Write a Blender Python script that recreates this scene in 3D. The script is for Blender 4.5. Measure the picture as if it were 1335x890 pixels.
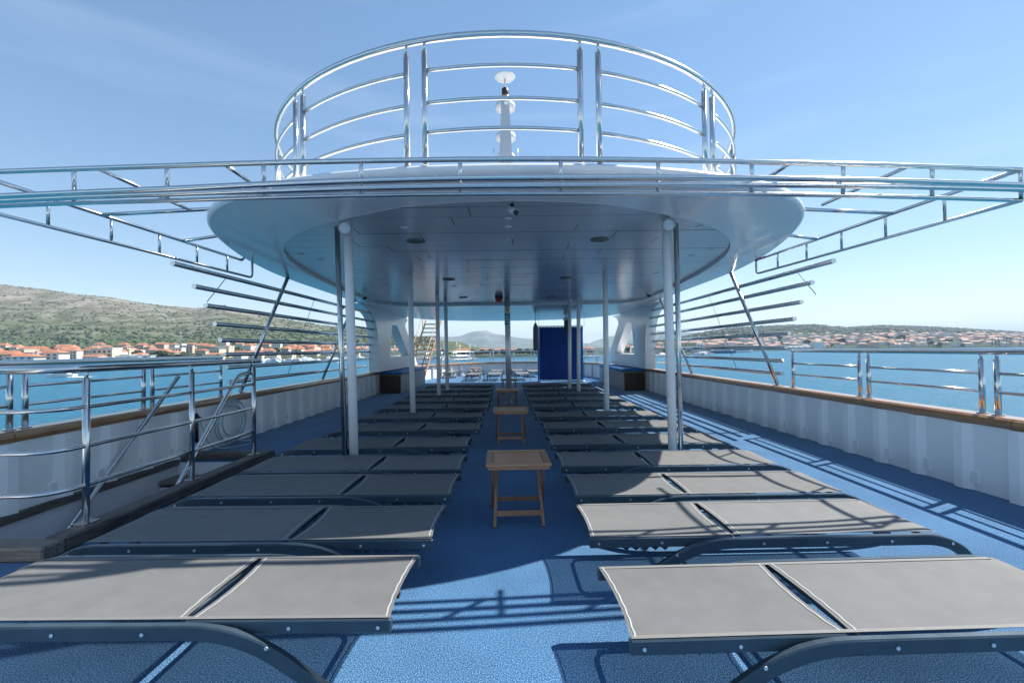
import bpy, bmesh, math, random
from mathutils import Vector, Matrix, noise

R = math.radians
PI = math.pi
random.seed(7)
scn = bpy.context.scene
for o in list(bpy.data.objects):
    bpy.data.objects.remove(o)
COL = scn.collection

# ------------------------------------------------------------------ camera
F = 593.0                      # focal length in pixels of the 1335 x 890 photograph (16 mm on full frame)
EYE = Vector((0, 0, 1.35))
CAMROT = Matrix.Rotation(R(90.97), 4, 'X') @ Matrix.Rotation(R(-0.7), 4, 'Z')
cam = bpy.data.cameras.new('camera')
cam.lens = 16.0
cam.sensor_width = 36.0
cam.clip_start = 0.05
cam.clip_end = 60000
cam_o = bpy.data.objects.new('camera', cam)
COL.objects.link(cam_o)
cam_o.matrix_world = Matrix.Translation(EYE) @ CAMROT
scn.camera = cam_o

# ------------------------------------------------------------------ sky, sun, exposure
SUN = Vector((0.80, 0.39, 1.0)).normalized()          # towards the sun
EL = math.asin(SUN.z)
AZ = math.atan2(SUN.x, SUN.y)
world = bpy.data.worlds.new('World')
scn.world = world
world.use_nodes = True
wn, wl = world.node_tree.nodes, world.node_tree.links
wn.clear()
sky = wn.new('ShaderNodeTexSky')
sky.sky_type = 'NISHITA'
sky.sun_disc = False
sky.sun_elevation = EL
sky.sun_rotation = AZ
sky.altitude = 0
sky.air_density = 1.0
sky.dust_density = 0.05
sky.ozone_density = 2.2
tc = wn.new('ShaderNodeTexCoord')
mp = wn.new('ShaderNodeMapping')
mp.inputs['Scale'].default_value = (1.0, 1.3, 9.0)
mp.inputs['Rotation'].default_value = (R(4), R(-7), R(20))
cn = wn.new('ShaderNodeTexNoise')
cn.inputs['Scale'].default_value = 1.6
cn.inputs['Detail'].default_value = 7
cn.inputs['Roughness'].default_value = 0.55
cn.inputs['Distortion'].default_value = 0.5
cr = wn.new('ShaderNodeValToRGB')
cr.color_ramp.elements[0].position = 0.50
cr.color_ramp.elements[0].color = (0, 0, 0, 1)
cr.color_ramp.elements[1].position = 0.80
cr.color_ramp.elements[1].color = (0.13, 0.13, 0.13, 1)
mx = wn.new('ShaderNodeMix')
mx.data_type = 'RGBA'
mx.inputs['B'].default_value = (6.2, 7.0, 8.2, 1)
bg = wn.new('ShaderNodeBackground')
bg.inputs['Strength'].default_value = 0.098
wo = wn.new('ShaderNodeOutputWorld')
wl.new(tc.outputs['Generated'], mp.inputs['Vector'])
wl.new(mp.outputs[0], cn.inputs['Vector'])
wl.new(cn.outputs['Fac'], cr.inputs[0])
wl.new(cr.outputs[0], mx.inputs['Factor'])
# soften the range between zenith and horizon, all round
sc1 = wn.new('ShaderNodeVectorMath'); sc1.operation = 'SCALE'; sc1.inputs['Scale'].default_value = 1 / 7.0
gm = wn.new('ShaderNodeGamma'); gm.inputs['Gamma'].default_value = 0.68
sc2 = wn.new('ShaderNodeVectorMath'); sc2.operation = 'SCALE'; sc2.inputs['Scale'].default_value = 6.0
wl.new(sky.outputs[0], sc1.inputs[0]); wl.new(sc1.outputs[0], gm.inputs['Color']); wl.new(gm.outputs[0], sc2.inputs[0])
wl.new(sc2.outputs[0], mx.inputs['A'])
hs_ = wn.new('ShaderNodeHueSaturation')
hs_.inputs['Saturation'].default_value = 1.28
wl.new(mx.outputs['Result'], hs_.inputs['Color'])
wl.new(hs_.outputs[0], bg.inputs['Color'])
wl.new(bg.outputs[0], wo.inputs['Surface'])

sun = bpy.data.lights.new('sun', 'SUN')
sun.energy = 5.0
sun.angle = R(0.5)
sun.color = (1.0, 0.95, 0.87)
sun_o = bpy.data.objects.new('sun', sun)
COL.objects.link(sun_o)
sun_o.rotation_euler = (-SUN).to_track_quat('-Z', 'Y').to_euler()
sun_o.location = (20, 10, 30)

scn.view_settings.view_transform = 'Standard'
scn.view_settings.look = 'None'
scn.view_settings.exposure = 0.92
scn.view_settings.gamma = 1.0

# ------------------------------------------------------------------ survey helpers: photograph position -> place on the ship
def ray(px, py):
    d = Vector(((px - 667.5) / F, -(py - 445.0) / F, -1.0))
    return CAMROT.to_3x3() @ d
def at_y(px, py, Y):
    d = ray(px, py); return EYE + d * (Y / d.y)
def at_x(px, py, X):
    d = ray(px, py); return EYE + d * (X / d.x)
def at_z(px, py, Z):
    d = ray(px, py); return EYE + d * ((Z - EYE.z) / d.z)
def lerp(a, b, t): return a + (b - a) * t
def interp(tab, x):
    if x <= tab[0][0]: return tab[0][1]
    for (x0, y0), (x1, y1) in zip(tab, tab[1:]):
        if x <= x1: return y0 + (y1 - y0) * (x - x0) / (x1 - x0)
    return tab[-1][1]
def smooth(t):
    t = max(0, min(1, t)); return t * t * (3 - 2 * t)

# ------------------------------------------------------------------ materials
def mat(name, col, rough=0.5, metal=0.0, var=0.0, vscale=6.0, bump=0.0, bscale=40.0, stretch=(1, 1, 1), col2=None,
        spec=0.5, sheen=0.0, coat=0.0, alpha=1.0, rvar=0.0, detail=5.0):
    m = bpy.data.materials.new(name)
    m.use_nodes = True
    n, l = m.node_tree.nodes, m.node_tree.links
    b = n['Principled BSDF']
    b.inputs['Base Color'].default_value = (*col, 1)
    b.inputs['Roughness'].default_value = rough
    b.inputs['Metallic'].default_value = metal
    b.inputs['Specular IOR Level'].default_value = spec
    if sheen:
        b.inputs['Sheen Weight'].default_value = sheen
        b.inputs['Sheen Roughness'].default_value = 0.45
    if coat:
        b.inputs['Coat Weight'].default_value = coat
        b.inputs['Coat Roughness'].default_value = 0.08
    c = n.new('ShaderNodeTexCoord')
    mpn = n.new('ShaderNodeMapping')
    mpn.inputs['Scale'].default_value = stretch
    l.new(c.outputs['Object'], mpn.inputs['Vector'])
    if var or col2:
        t = n.new('ShaderNodeTexNoise')
        t.inputs['Scale'].default_value = vscale
        t.inputs['Detail'].default_value = detail
        t.inputs['Roughness'].default_value = 0.62
        l.new(mpn.outputs[0], t.inputs['Vector'])
        r = n.new('ShaderNodeValToRGB')
        r.color_ramp.elements[0].position = 0.32
        r.color_ramp.elements[1].position = 0.68
        c2 = col2 or tuple(min(1, x * (1 + var)) for x in col)
        c1 = col if col2 else tuple(x * (1 - var) for x in col)
        r.color_ramp.elements[0].color = (*c1, 1)
        r.color_ramp.elements[1].color = (*c2, 1)
        l.new(t.outputs['Fac'], r.inputs[0])
        l.new(r.outputs[0], b.inputs['Base Color'])
        if rvar:
            mr = n.new('ShaderNodeMapRange')
            mr.inputs['To Min'].default_value = max(0.02, rough - rvar)
            mr.inputs['To Max'].default_value = rough + rvar
            l.new(t.outputs['Fac'], mr.inputs['Value'])
            l.new(mr.outputs[0], b.inputs['Roughness'])
    if bump:
        t2 = n.new('ShaderNodeTexNoise')
        t2.inputs['Scale'].default_value = bscale
        t2.inputs['Detail'].default_value = 4
        l.new(mpn.outputs[0], t2.inputs['Vector'])
        bp = n.new('ShaderNodeBump')
        bp.inputs['Strength'].default_value = bump
        bp.inputs['Distance'].default_value = 0.01
        l.new(t2.outputs['Fac'], bp.inputs['Height'])
        l.new(bp.outputs[0], b.inputs['Normal'])
    return m

M = {}
M['steel'] = mat('polished_steel', (0.70, 0.69, 0.67), 0.16, 1.0, var=0.05, vscale=14, rvar=0.05)
M['steel_dull'] = mat('brushed_steel', (0.82, 0.81, 0.78), 0.40, 0.65, var=0.07, vscale=10, rvar=0.06)
M['white_pole'] = mat('white_pole_paint', (0.90, 0.885, 0.865), 0.28, var=0.03, vscale=3, coat=0.2)
M['bulwark'] = mat('bulwark_paint', (0.88, 0.865, 0.85), 0.34, var=0.05, vscale=1.7, bump=0.12, bscale=9, coat=0.15, rvar=0.06)
M['soffit'] = mat('soffit_gloss', (0.86, 0.83, 0.81), 0.20, var=0.03, vscale=1.1, coat=0.4, bump=0.03, bscale=2.5)
M['ceiling'] = mat('ceiling_panel', (0.70, 0.69, 0.69), 0.20, 0.25, var=0.05, vscale=0.8, bump=0.04, bscale=3, rvar=0.05)
M['rooftop'] = mat('roof_paint', (0.80, 0.80, 0.80), 0.35, var=0.03)
M['joint'] = mat('joint_shadow', (0.03, 0.035, 0.045), 0.8)
M['teak'] = mat('varnished_teak', (0.23, 0.10, 0.038), 0.30, var=0, col2=(0.40, 0.20, 0.08), vscale=3.5, stretch=(9, 1.0, 9), coat=0.5, bump=0.05, bscale=20)
M['coaming'] = mat('weathered_wood', (0.035, 0.028, 0.025), 0.55, col2=(0.17, 0.14, 0.12), vscale=4, stretch=(14, 1.2, 14), bump=0.35, bscale=14)
M['coaming_x'] = mat('weathered_wood_cross', (0.10, 0.085, 0.07), 0.6, col2=(0.30, 0.25, 0.20), vscale=4, stretch=(1.2, 14, 14), bump=0.35, bscale=14)
M['table'] = mat('acacia_wood', (0.32, 0.15, 0.075), 0.42, col2=(0.56, 0.30, 0.165), vscale=5, stretch=(1.4, 12, 12), bump=0.1, bscale=16)
M['table_leg'] = mat('acacia_leg', (0.24, 0.11, 0.052), 0.45, col2=(0.44, 0.22, 0.115), vscale=5, stretch=(10, 10, 1.2), bump=0.1, bscale=16)
M['bench_dark'] = mat('dark_slatted_wood', (0.045, 0.026, 0.018), 0.5, col2=(0.10, 0.06, 0.042), vscale=6, stretch=(10, 10, 1), bump=0.2, bscale=12)
M['bench_grey'] = mat('silvered_wood', (0.30, 0.27, 0.25), 0.6, col2=(0.48, 0.45, 0.43), vscale=6, stretch=(10, 10, 1), bump=0.2, bscale=12)
M['cushion'] = mat('blue_cushion', (0.018, 0.17, 0.42), 0.55, var=0.12, vscale=5, bump=0.1, bscale=20)
M['frame'] = mat('slate_aluminium', (0.048, 0.075, 0.098), 0.33, 0.25, var=0.12, vscale=9, rvar=0.07, bump=0.02, bscale=40)
M['seam'] = mat('seam_thread', (0.38, 0.385, 0.38), 0.8)
M['rivet'] = mat('rivet_steel', (0.75, 0.76, 0.77), 0.3, 0.9)
M['plastic'] = mat('black_plastic', (0.015, 0.016, 0.018), 0.4, var=0.1)
M['curtain'] = mat('blue_canvas', (0.008, 0.055, 0.27), 0.7, var=0.2, vscale=1.6, bump=0.10, bscale=3, stretch=(2, 1, 0.6))
M['curtain_edge'] = mat('blue_hem', (0.02, 0.30, 0.68), 0.6, var=0.08)
M['grey_cover'] = mat('grey_cover', (0.17, 0.18, 0.20), 0.75, var=0.2, vscale=6, bump=0.3, bscale=12)
M['hose'] = mat('clear_hose', (0.40, 0.50, 0.52), 0.22, coat=0.3)
M['red'] = mat('red_enamel', (0.60, 0.03, 0.025), 0.35)
M['teal'] = mat('teal_vinyl', (0.01, 0.34, 0.38), 0.45, var=0.05)
M['cream'] = mat('cream_vinyl', (0.80, 0.72, 0.42), 0.5)
M['lens'] = mat('lamp_lens', (0.80, 0.82, 0.84), 0.15, coat=0.5)
M['speaker'] = mat('speaker_grille', (0.20, 0.185, 0.15), 0.65, var=0.1, vscale=40)
M['mast'] = mat('mast_shaded_grey', (0.44, 0.46, 0.50), 0.4, var=0.03)  # white tower, its shaded face put into the colour as grey
M['radar'] = mat('radome_white', (0.66, 0.66, 0.65), 0.35, var=0.02)
M['hull'] = mat('hull_paint', (0.76, 0.77, 0.78), 0.35, var=0.04)
M['well'] = mat('stairwell_paint', (0.80, 0.77, 0.79), 0.4, var=0.05, vscale=1.5)
M['rust'] = mat('ladder_tread', (0.26, 0.15, 0.085), 0.6, col2=(0.50, 0.34, 0.22), vscale=9)
M['glass_dark'] = mat('dark_glass', (0.03, 0.04, 0.05), 0.1)

def sling_material():
    m = bpy.data.materials.new('sling_mesh')
    m.use_nodes = True
    n, l = m.node_tree.nodes, m.node_tree.links
    b = n['Principled BSDF']
    b.inputs['Roughness'].default_value = 0.62
    b.inputs['Specular IOR Level'].default_value = 0.2
    c = n.new('ShaderNodeTexCoord')
    t = n.new('ShaderNodeTexNoise'); t.inputs['Scale'].default_value = 9; t.inputs['Detail'].default_value = 8
    l.new(c.outputs['Object'], t.inputs['Vector'])
    t2 = n.new('ShaderNodeTexNoise'); t2.inputs['Scale'].default_value = 260; t2.inputs['Detail'].default_value = 2
    l.new(c.outputs['Object'], t2.inputs['Vector'])
    a = n.new('ShaderNodeMath'); a.operation = 'MULTIPLY_ADD'; a.inputs[1].default_value = 0.55
    l.new(t2.outputs['Fac'], a.inputs[0]); l.new(t.outputs['Fac'], a.inputs[2])
    r = n.new('ShaderNodeValToRGB')
    r.color_ramp.elements[0].position = 0.50; r.color_ramp.elements[0].color = (0.143, 0.144, 0.143, 1)
    r.color_ramp.elements[1].position = 1.05; r.color_ramp.elements[1].color = (0.170, 0.171, 0.169, 1)
    oi = n.new('ShaderNodeObjectInfo')
    vr = n.new('ShaderNodeMapRange'); vr.inputs['To Min'].default_value = 0.90; vr.inputs['To Max'].default_value = 1.10
    l.new(oi.outputs['Random'], vr.inputs['Value'])
    wv = n.new('ShaderNodeTexWave'); wv.wave_type = 'BANDS'; wv.bands_direction = 'X'; wv.inputs['Scale'].default_value = 30; wv.inputs['Distortion'].default_value = 0.4
    l.new(c.outputs['Object'], wv.inputs['Vector'])
    wr = n.new('ShaderNodeMapRange'); wr.inputs['To Min'].default_value = 0.90; wr.inputs['To Max'].default_value = 1.10
    l.new(wv.outputs['Fac'], wr.inputs['Value'])
    vm = n.new('ShaderNodeMath'); vm.operation = 'MULTIPLY'; l.new(vr.outputs[0], vm.inputs[0]); l.new(wr.outputs[0], vm.inputs[1])
    mu = n.new('ShaderNodeMix'); mu.data_type = 'RGBA'; mu.blend_type = 'MULTIPLY'; mu.inputs['Factor'].default_value = 1
    l.new(a.outputs[0], r.inputs[0]); l.new(r.outputs[0], mu.inputs['A']); l.new(vm.outputs[0], mu.inputs['B'])
    l.new(mu.outputs['Result'], b.inputs['Base Color'])
    w1 = n.new('ShaderNodeTexWave'); w1.wave_type = 'BANDS'; w1.bands_direction = 'X'; w1.inputs['Scale'].default_value = 110
    w2 = n.new('ShaderNodeTexWave'); w2.wave_type = 'BANDS'; w2.bands_direction = 'Y'; w2.inputs['Scale'].default_value = 110
    l.new(c.outputs['Object'], w1.inputs['Vector']); l.new(c.outputs['Object'], w2.inputs['Vector'])
    s = n.new('ShaderNodeMath'); s.operation = 'ADD'
    l.new(w1.outputs['Fac'], s.inputs[0]); l.new(w2.outputs['Fac'], s.inputs[1])
    bp = n.new('ShaderNodeBump'); bp.inputs['Strength'].default_value = 0.25; bp.inputs['Distance'].default_value = 0.002
    l.new(s.outputs[0], bp.inputs['Height']); l.new(bp.outputs[0], b.inputs['Normal'])
    tr = n.new('ShaderNodeBsdfTransparent')
    ms = n.new('ShaderNodeMixShader')
    # open weave: light gets through the holes from steeply above, hardly at a flat angle
    lw = n.new('ShaderNodeLayerWeight'); lw.inputs['Blend'].default_value = 0.5
    op = n.new('ShaderNodeMapRange'); op.inputs['From Min'].default_value = 0.20; op.inputs['From Max'].default_value = 0.62
    op.inputs['To Min'].default_value = 0.27; op.inputs['To Max'].default_value = 0.0
    l.new(lw.outputs['Facing'], op.inputs['Value']); l.new(op.outputs[0], ms.inputs[0])
    l.new(b.outputs[0], ms.inputs[1]); l.new(tr.outputs[0], ms.inputs[2])
    l.new(ms.outputs[0], n['Material Output'].inputs['Surface'])
    return m
M['sling'] = sling_material()

def carpet_material():
    m = bpy.data.materials.new('blue_carpet')
    m.use_nodes = True
    n, l = m.node_tree.nodes, m.node_tree.links
    b = n['Principled BSDF']
    b.inputs['Roughness'].default_value = 0.95
    b.inputs['Specular IOR Level'].default_value = 0.15
    b.inputs['Sheen Weight'].default_value = 0.30
    b.inputs['Sheen Roughness'].default_value = 0.28
    b.inputs['Sheen Tint'].default_value = (0.75, 0.88, 1.0, 1)
    c = n.new('ShaderNodeTexCoord')
    t1 = n.new('ShaderNodeTexNoise'); t1.inputs['Scale'].default_value = 185; t1.inputs['Detail'].default_value = 3; t1.inputs['Roughness'].default_value = 0.7
    t2 = n.new('ShaderNodeTexNoise'); t2.inputs['Scale'].default_value = 1.6; t2.inputs['Detail'].default_value = 5
    for t in (t1, t2): l.new(c.outputs['Object'], t.inputs['Vector'])
    r = n.new('ShaderNodeValToRGB')
    e = r.color_ramp.elements
    e[0].position = 0.36; e[0].color = (0.006, 0.030, 0.085, 1)
    e[1].position = 0.66; e[1].color = (0.25, 0.41, 0.58, 1)
    k = e.new(0.50); k.color = (0.030, 0.120, 0.265, 1)
    l.new(t1.outputs['Fac'], r.inputs[0])
    mr = n.new('ShaderNodeMapRange'); mr.inputs['From Min'].default_value = 0.3; mr.inputs['From Max'].default_value = 0.7
    mr.inputs['To Min'].default_value = 0.82; mr.inputs['To Max'].default_value = 1.15
    l.new(t2.outputs['Fac'], mr.inputs['Value'])
    mu = n.new('ShaderNodeMix'); mu.data_type = 'RGBA'; mu.blend_type = 'MULTIPLY'; mu.inputs['Factor'].default_value = 1
    l.new(r.outputs[0], mu.inputs['A']); l.new(mr.outputs[0], mu.inputs['B'])
    l.new(mu.outputs['Result'], b.inputs['Base Color'])
    bp = n.new('ShaderNodeBump'); bp.inputs['Strength'].default_value = 0.5; bp.inputs['Distance'].default_value = 0.006
    l.new(t1.outputs['Fac'], bp.inputs['Height']); l.new(bp.outputs[0], b.inputs['Normal'])
    return m
M['carpet'] = carpet_material()

def sea_material():
    m = bpy.data.materials.new('sea_water')
    m.use_nodes = True
    n, l = m.node_tree.nodes, m.node_tree.links
    b = n['Principled BSDF']
    b.inputs['Base Color'].default_value = (0.022, 0.13, 0.22, 1)
    b.inputs['Roughness'].default_value = 0.28
    b.inputs['Specular IOR Level'].default_value = 0.05
    b.inputs['IOR'].default_value = 1.33
    c = n.new('ShaderNodeTexCoord')
    hs = None
    for sc, st, amp in ((0.22, (1, 2.2, 1), 1.0), (0.9, (1, 1.8, 1), 0.45), (0.035, (1, 2.5, 1), 1.3)):
        mpn = n.new('ShaderNodeMapping'); mpn.inputs['Scale'].default_value = st; mpn.inputs['Rotation'].default_value = (0, 0, R(14))
        t = n.new('ShaderNodeTexNoise'); t.inputs['Scale'].default_value = sc; t.inputs['Detail'].default_value = 4; t.inputs['Roughness'].default_value = 0.6
        l.new(c.outputs['Object'], mpn.inputs['Vector']); l.new(mpn.outputs[0], t.inputs['Vector'])
        mu = n.new('ShaderNodeMath'); mu.operation = 'MULTIPLY_ADD'; mu.inputs[1].default_value = amp
        l.new(t.outputs['Fac'], mu.inputs[0])
        if hs: l.new(hs, mu.inputs[2])
        else: mu.inputs[2].default_value = 0
        hs = mu.outputs[0]
    bp = n.new('ShaderNodeBump'); bp.inputs['Strength'].default_value = 1.0; bp.inputs['Distance'].default_value = 0.85
    l.new(hs, bp.inputs['Height']); l.new(bp.outputs[0], b.inputs['Normal'])
    return m
M['sea'] = sea_material()

# ------------------------------------------------------------------ mesh helpers
class MB:
    def __init__(s): s.v = []; s.f = []; s.sm = []
    def add(s, vs, fs, sm=False):
        o = len(s.v); s.v += [tuple(v) for v in vs]
        s.f += [tuple(i + o for i in f) for f in fs]
        s.sm += ([sm] * len(fs) if isinstance(sm, bool) else sm)
        return s
    def box(s, c, d, rz=0.0, mtx=None):
        x, y, z = d[0] / 2, d[1] / 2, d[2] / 2
        vs = [Vector(p) for p in ((-x, -y, -z), (x, -y, -z), (x, y, -z), (-x, y, -z), (-x, -y, z), (x, -y, z), (x, y, z), (-x, y, z))]
        m = mtx if mtx is not None else Matrix.Rotation(rz, 3, 'Z')
        vs = [m @ v + Vector(c) for v in vs]
        return s.add(vs, [(0, 3, 2, 1), (4, 5, 6, 7), (0, 1, 5, 4), (1, 2, 6, 5), (2, 3, 7, 6), (3, 0, 4, 7)])
    def cbox(s, c, d, ch=0.006):
        # box with chamfered vertical and top edges
        x, y, z = d[0] / 2, d[1] / 2, d[2] / 2
        def ring(e, zz): return [(-x + e, -y, zz), (x - e, -y, zz), (x, -y + e, zz), (x, y - e, zz), (x - e, y, zz), (-x + e, y, zz), (-x, y - e, zz), (-x, -y + e, zz)]
        def inset(e, k, zz):
            return [(-x + e + k * 0.3, -y + k, zz), (x - e - k * 0.3, -y + k, zz), (x - k, -y + e + k * 0.3, zz), (x - k, y - e - k * 0.3, zz),
                    (x - e - k * 0.3, y - k, zz), (-x + e + k * 0.3, y - k, zz), (-x + k, y - e - k * 0.3, zz), (-x + k, -y + e + k * 0.3, zz)]
        vs = inset(ch, ch, -z) + ring(ch, -z + ch) + ring(ch, z - ch) + inset(ch, ch, z)
        fs = [tuple(range(7, -1, -1)), tuple(range(24, 32))]
        for r in range(3):
            for i in range(8):
                j = (i + 1) % 8
                fs.append((r * 8 + i, r * 8 + j, r * 8 + 8 + j, r * 8 + 8 + i))
        return s.add([Vector(v) + Vector(c) for v in vs], fs)
    def beam(s, a, b, w, h, up=Vector((0, 0, 1))):
        a, b = Vector(a), Vector(b); t = (b - a); L = t.length; t = t / L
        if abs(t.dot(up)) > 0.98: up = Vector((0, 1, 0))
        x = t.cross(up).normalized(); z = x.cross(t).normalized()
        m = Matrix((x, t, z)).transposed()
        return s.box((a + b) / 2, (w, L, h), mtx=m)
    def tube(s, pts, r, n=10, closed=False, caps=True, r2=None):
        pts = [Vector(p) for p in pts]; N = len(pts)
        if N < 2: return s
        tang = []
        for i in range(N):
            if closed: t = pts[(i + 1) % N] - pts[i - 1]
            else: t = pts[min(i + 1, N - 1)] - pts[max(i - 1, 0)]
            tang.append(t.normalized())
        up = Vector((0, 0, 1)) if abs(tang[0].z) < 0.9 else Vector((0, 1, 0))
        nx = tang[0].cross(up).normalized()
        vs = []
        for i in range(N):
            nx = (nx - tang[i] * nx.dot(tang[i])).normalized()
            ny = tang[i].cross(nx)
            rr = r if r2 is None else lerp(r, r2, i / (N - 1))
            for k in range(n):
                a = 2 * PI * k / n
                vs.append(pts[i] + nx * (rr * math.cos(a)) + ny * (rr * math.sin(a)))
        fs, sm = [], []
        for i in range(N if closed else N - 1):
            j = (i + 1) % N
            for k in range(n):
                q = (k + 1) % n
                fs.append((i * n + k, i * n + q, j * n + q, j * n + k)); sm.append(True)
        if caps and not closed:
            fs.append(tuple(range(n - 1, -1, -1))); sm.append(False)
            fs.append(tuple((N - 1) * n + k for k in range(n))); sm.append(False)
        return s.add(vs, fs, sm)
    def lathe(s, prof, n=20, c=(0, 0, 0), smooth=True):
        vs, fs = [], []
        for (r, z) in prof:
            for k in range(n):
                a = 2 * PI * k / n
                vs.append((c[0] + r * math.cos(a), c[1] + r * math.sin(a), c[2] + z))
        for i in range(len(prof) - 1):
            for k in range(n):
                q = (k + 1) % n
                fs.append((i * n + k, i * n + q, (i + 1) * n + q, (i + 1) * n + k))
        sm = [smooth] * len(fs)
        fs.append(tuple(range(n - 1, -1, -1))); sm.append(False)
        fs.append(tuple((len(prof) - 1) * n + k for k in range(n))); sm.append(False)
        return s.add(vs, fs, sm)
    def sweep(s, path, prof, closed=False):
        # path: points with side vectors [(p, side)], prof: [(u, w)] u along side, w along z
        n = len(prof); vs = []
        for p, sd in path:
            for u, w in prof: vs.append(Vector(p) + Vector(sd) * u + Vector((0, 0, w)))
        fs = []
        for i in range(len(path) - 1):
            for k in range(n):
                q = (k + 1) % n
                fs.append((i * n + k, i * n + q, (i + 1) * n + q, (i + 1) * n + k))
        fs.append(tuple(range(n - 1, -1, -1))); fs.append(tuple((len(path) - 1) * n + k for k in range(n)))
        return s.add(vs, fs)
    def grid(s, fn, nu, nv, sm=True):
        vs = [fn(i / nu, j / nv) for i in range(nu + 1) for j in range(nv + 1)]
        fs = [(i * (nv + 1) + j, (i + 1) * (nv + 1) + j, (i + 1) * (nv + 1) + j + 1, i * (nv + 1) + j + 1) for i in range(nu) for j in range(nv)]
        return s.add(vs, fs, sm)
    def prism(s, poly, ax, a0, a1):
        # poly of 2D points extruded along axis ax ('x' or 'z')
        n = len(poly)
        if ax == 'x': vs = [(a0, p[0], p[1]) for p in poly] + [(a1, p[0], p[1]) for p in poly]
        else: vs = [(p[0], p[1], a0) for p in poly] + [(p[0], p[1], a1) for p in poly]
        fs = [tuple(range(n - 1, -1, -1)), tuple(range(n, 2 * n))]
        for i in range(n):
            j = (i + 1) % n; fs.append((i, j, n + j, n + i))
        return s.add(vs, fs)
    def mesh(s, name, m, fix=True):
        me = bpy.data.meshes.new(name)
        me.from_pydata(s.v, [], s.f)
        me.polygons.foreach_set('use_smooth', s.sm)
        if fix:
            bm = bmesh.new(); bm.from_mesh(me)
            bmesh.ops.recalc_face_normals(bm, faces=bm.faces)
            bm.to_mesh(me); bm.free()
        for mm in (m if isinstance(m, (list, tuple)) else [m]): me.materials.append(mm)
        me.update()
        return me
    def build(s, name, m, parent=None, fix=True):
        return link(name, s.mesh(name, m, fix), parent)

def link(name, data, parent=None):
    o = bpy.data.objects.new(name, data)
    COL.objects.link(o)
    if parent: o.parent = parent
    return o
def tag(o, label=None, cat=None, group=None, kind=None):
    if label: o['label'] = label
    if cat: o['category'] = cat
    if group: o['group'] = group
    if kind: o['kind'] = kind
    return o
def thing(name, label, cat, loc=(0, 0, 0), rz=0.0, group=None):
    o = bpy.data.objects.new(name, None)
    COL.objects.link(o)
    o.empty_display_size = 0.2
    o.location = loc; o.rotation_euler = (0, 0, rz)
    return tag(o, label, cat, group)
def children(o): return [c for c in bpy.data.objects if c.parent == o]
def copy_tree(src, tree=None, parent=None):
    # a copy of a thing with copies of its parts and sub-parts
    c = src.copy(); COL.objects.link(c)
    if parent: c.parent = parent
    for ch in src.children: copy_tree(ch, None, c)
    return c
def fillet(pts, r, n=5):
    pts = [Vector(p) for p in pts]; out = [pts[0]]
    for i in range(1, len(pts) - 1):
        a, b, c = pts[i - 1], pts[i], pts[i + 1]
        d1, d2 = (a - b), (c - b)
        k = min(r, d1.length * 0.49, d2.length * 0.49)
        p, q = b + d1.normalized() * k, b + d2.normalized() * k
        for j in range(n + 1):
            t = j / n
            out.append(p * (1 - t) ** 2 + b * 2 * t * (1 - t) + q * t * t)
    out.append(pts[-1]); return out
def catmull(pts, n=6):
    pts = [Vector(p) for p in pts]; out = []
    for i in range(len(pts) - 1):
        p0, p1, p2, p3 = pts[max(i - 1, 0)], pts[i], pts[i + 1], pts[min(i + 2, len(pts) - 1)]
        for j in range(n):
            t = j / n
            out.append(0.5 * ((2 * p1) + (p2 - p0) * t + (2 * p0 - 5 * p1 + 4 * p2 - p3) * t * t + (3 * p1 - p0 - 3 * p2 + p3) * t ** 3))
    out.append(pts[-1]); return out
ORD = ['nearest', 'second', 'third', 'fourth', 'fifth', 'sixth', 'seventh', 'eighth', 'ninth', 'tenth', 'eleventh', 'twelfth', 'thirteenth']

# ================================================================== SHIP
XB = 4.25                                   # inner face of the bulwarks
WX, WY0, WY1 = -3.15, 3.15, 5.80            # stairwell opening
YA = -6.0                                   # deck behind the camera
STERN = [(4.32, 17.5), (4.26, 19.0), (4.03, 20.8), (3.5, 22.4), (2.7, 23.6), (1.5, 24.5), (0, 24.8)]
stern_path = catmull([(x, y, 0) for x, y in STERN], 4)
stern_path = stern_path + [Vector((-p.x, p.y, 0)) for p in reversed(stern_path[:-1])]

# deck with the stairwell notch
poly = [(-XB, YA), (XB, YA)] + [(p.x, p.y) for p in stern_path] + [(-XB, WY1), (WX, WY1), (WX, WY0), (-XB, WY0)]
tag(MB().prism(poly, 'z', -0.08, 0.0).build('deck', M['carpet']), kind='structure')

# hull shell
hull = []
outl = [(XB + 0.24, YA)] + [(p.x * 1.03, p.y + 0.15) for p in stern_path] + [(-XB - 0.24, YA)]
mb = MB(); n = len(outl)
vs = [(x, y, -0.05) for x, y in outl] + [(x * 0.97, y, -8.6) for x, y in outl]
mb.add(vs, [(i, (i + 1) % n, n + (i + 1) % n, n + i) for i in range(n)])
tag(mb.build('ship_hull', M['hull']), 'white ship hull below the blue sun deck', 'ship hull')

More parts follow.
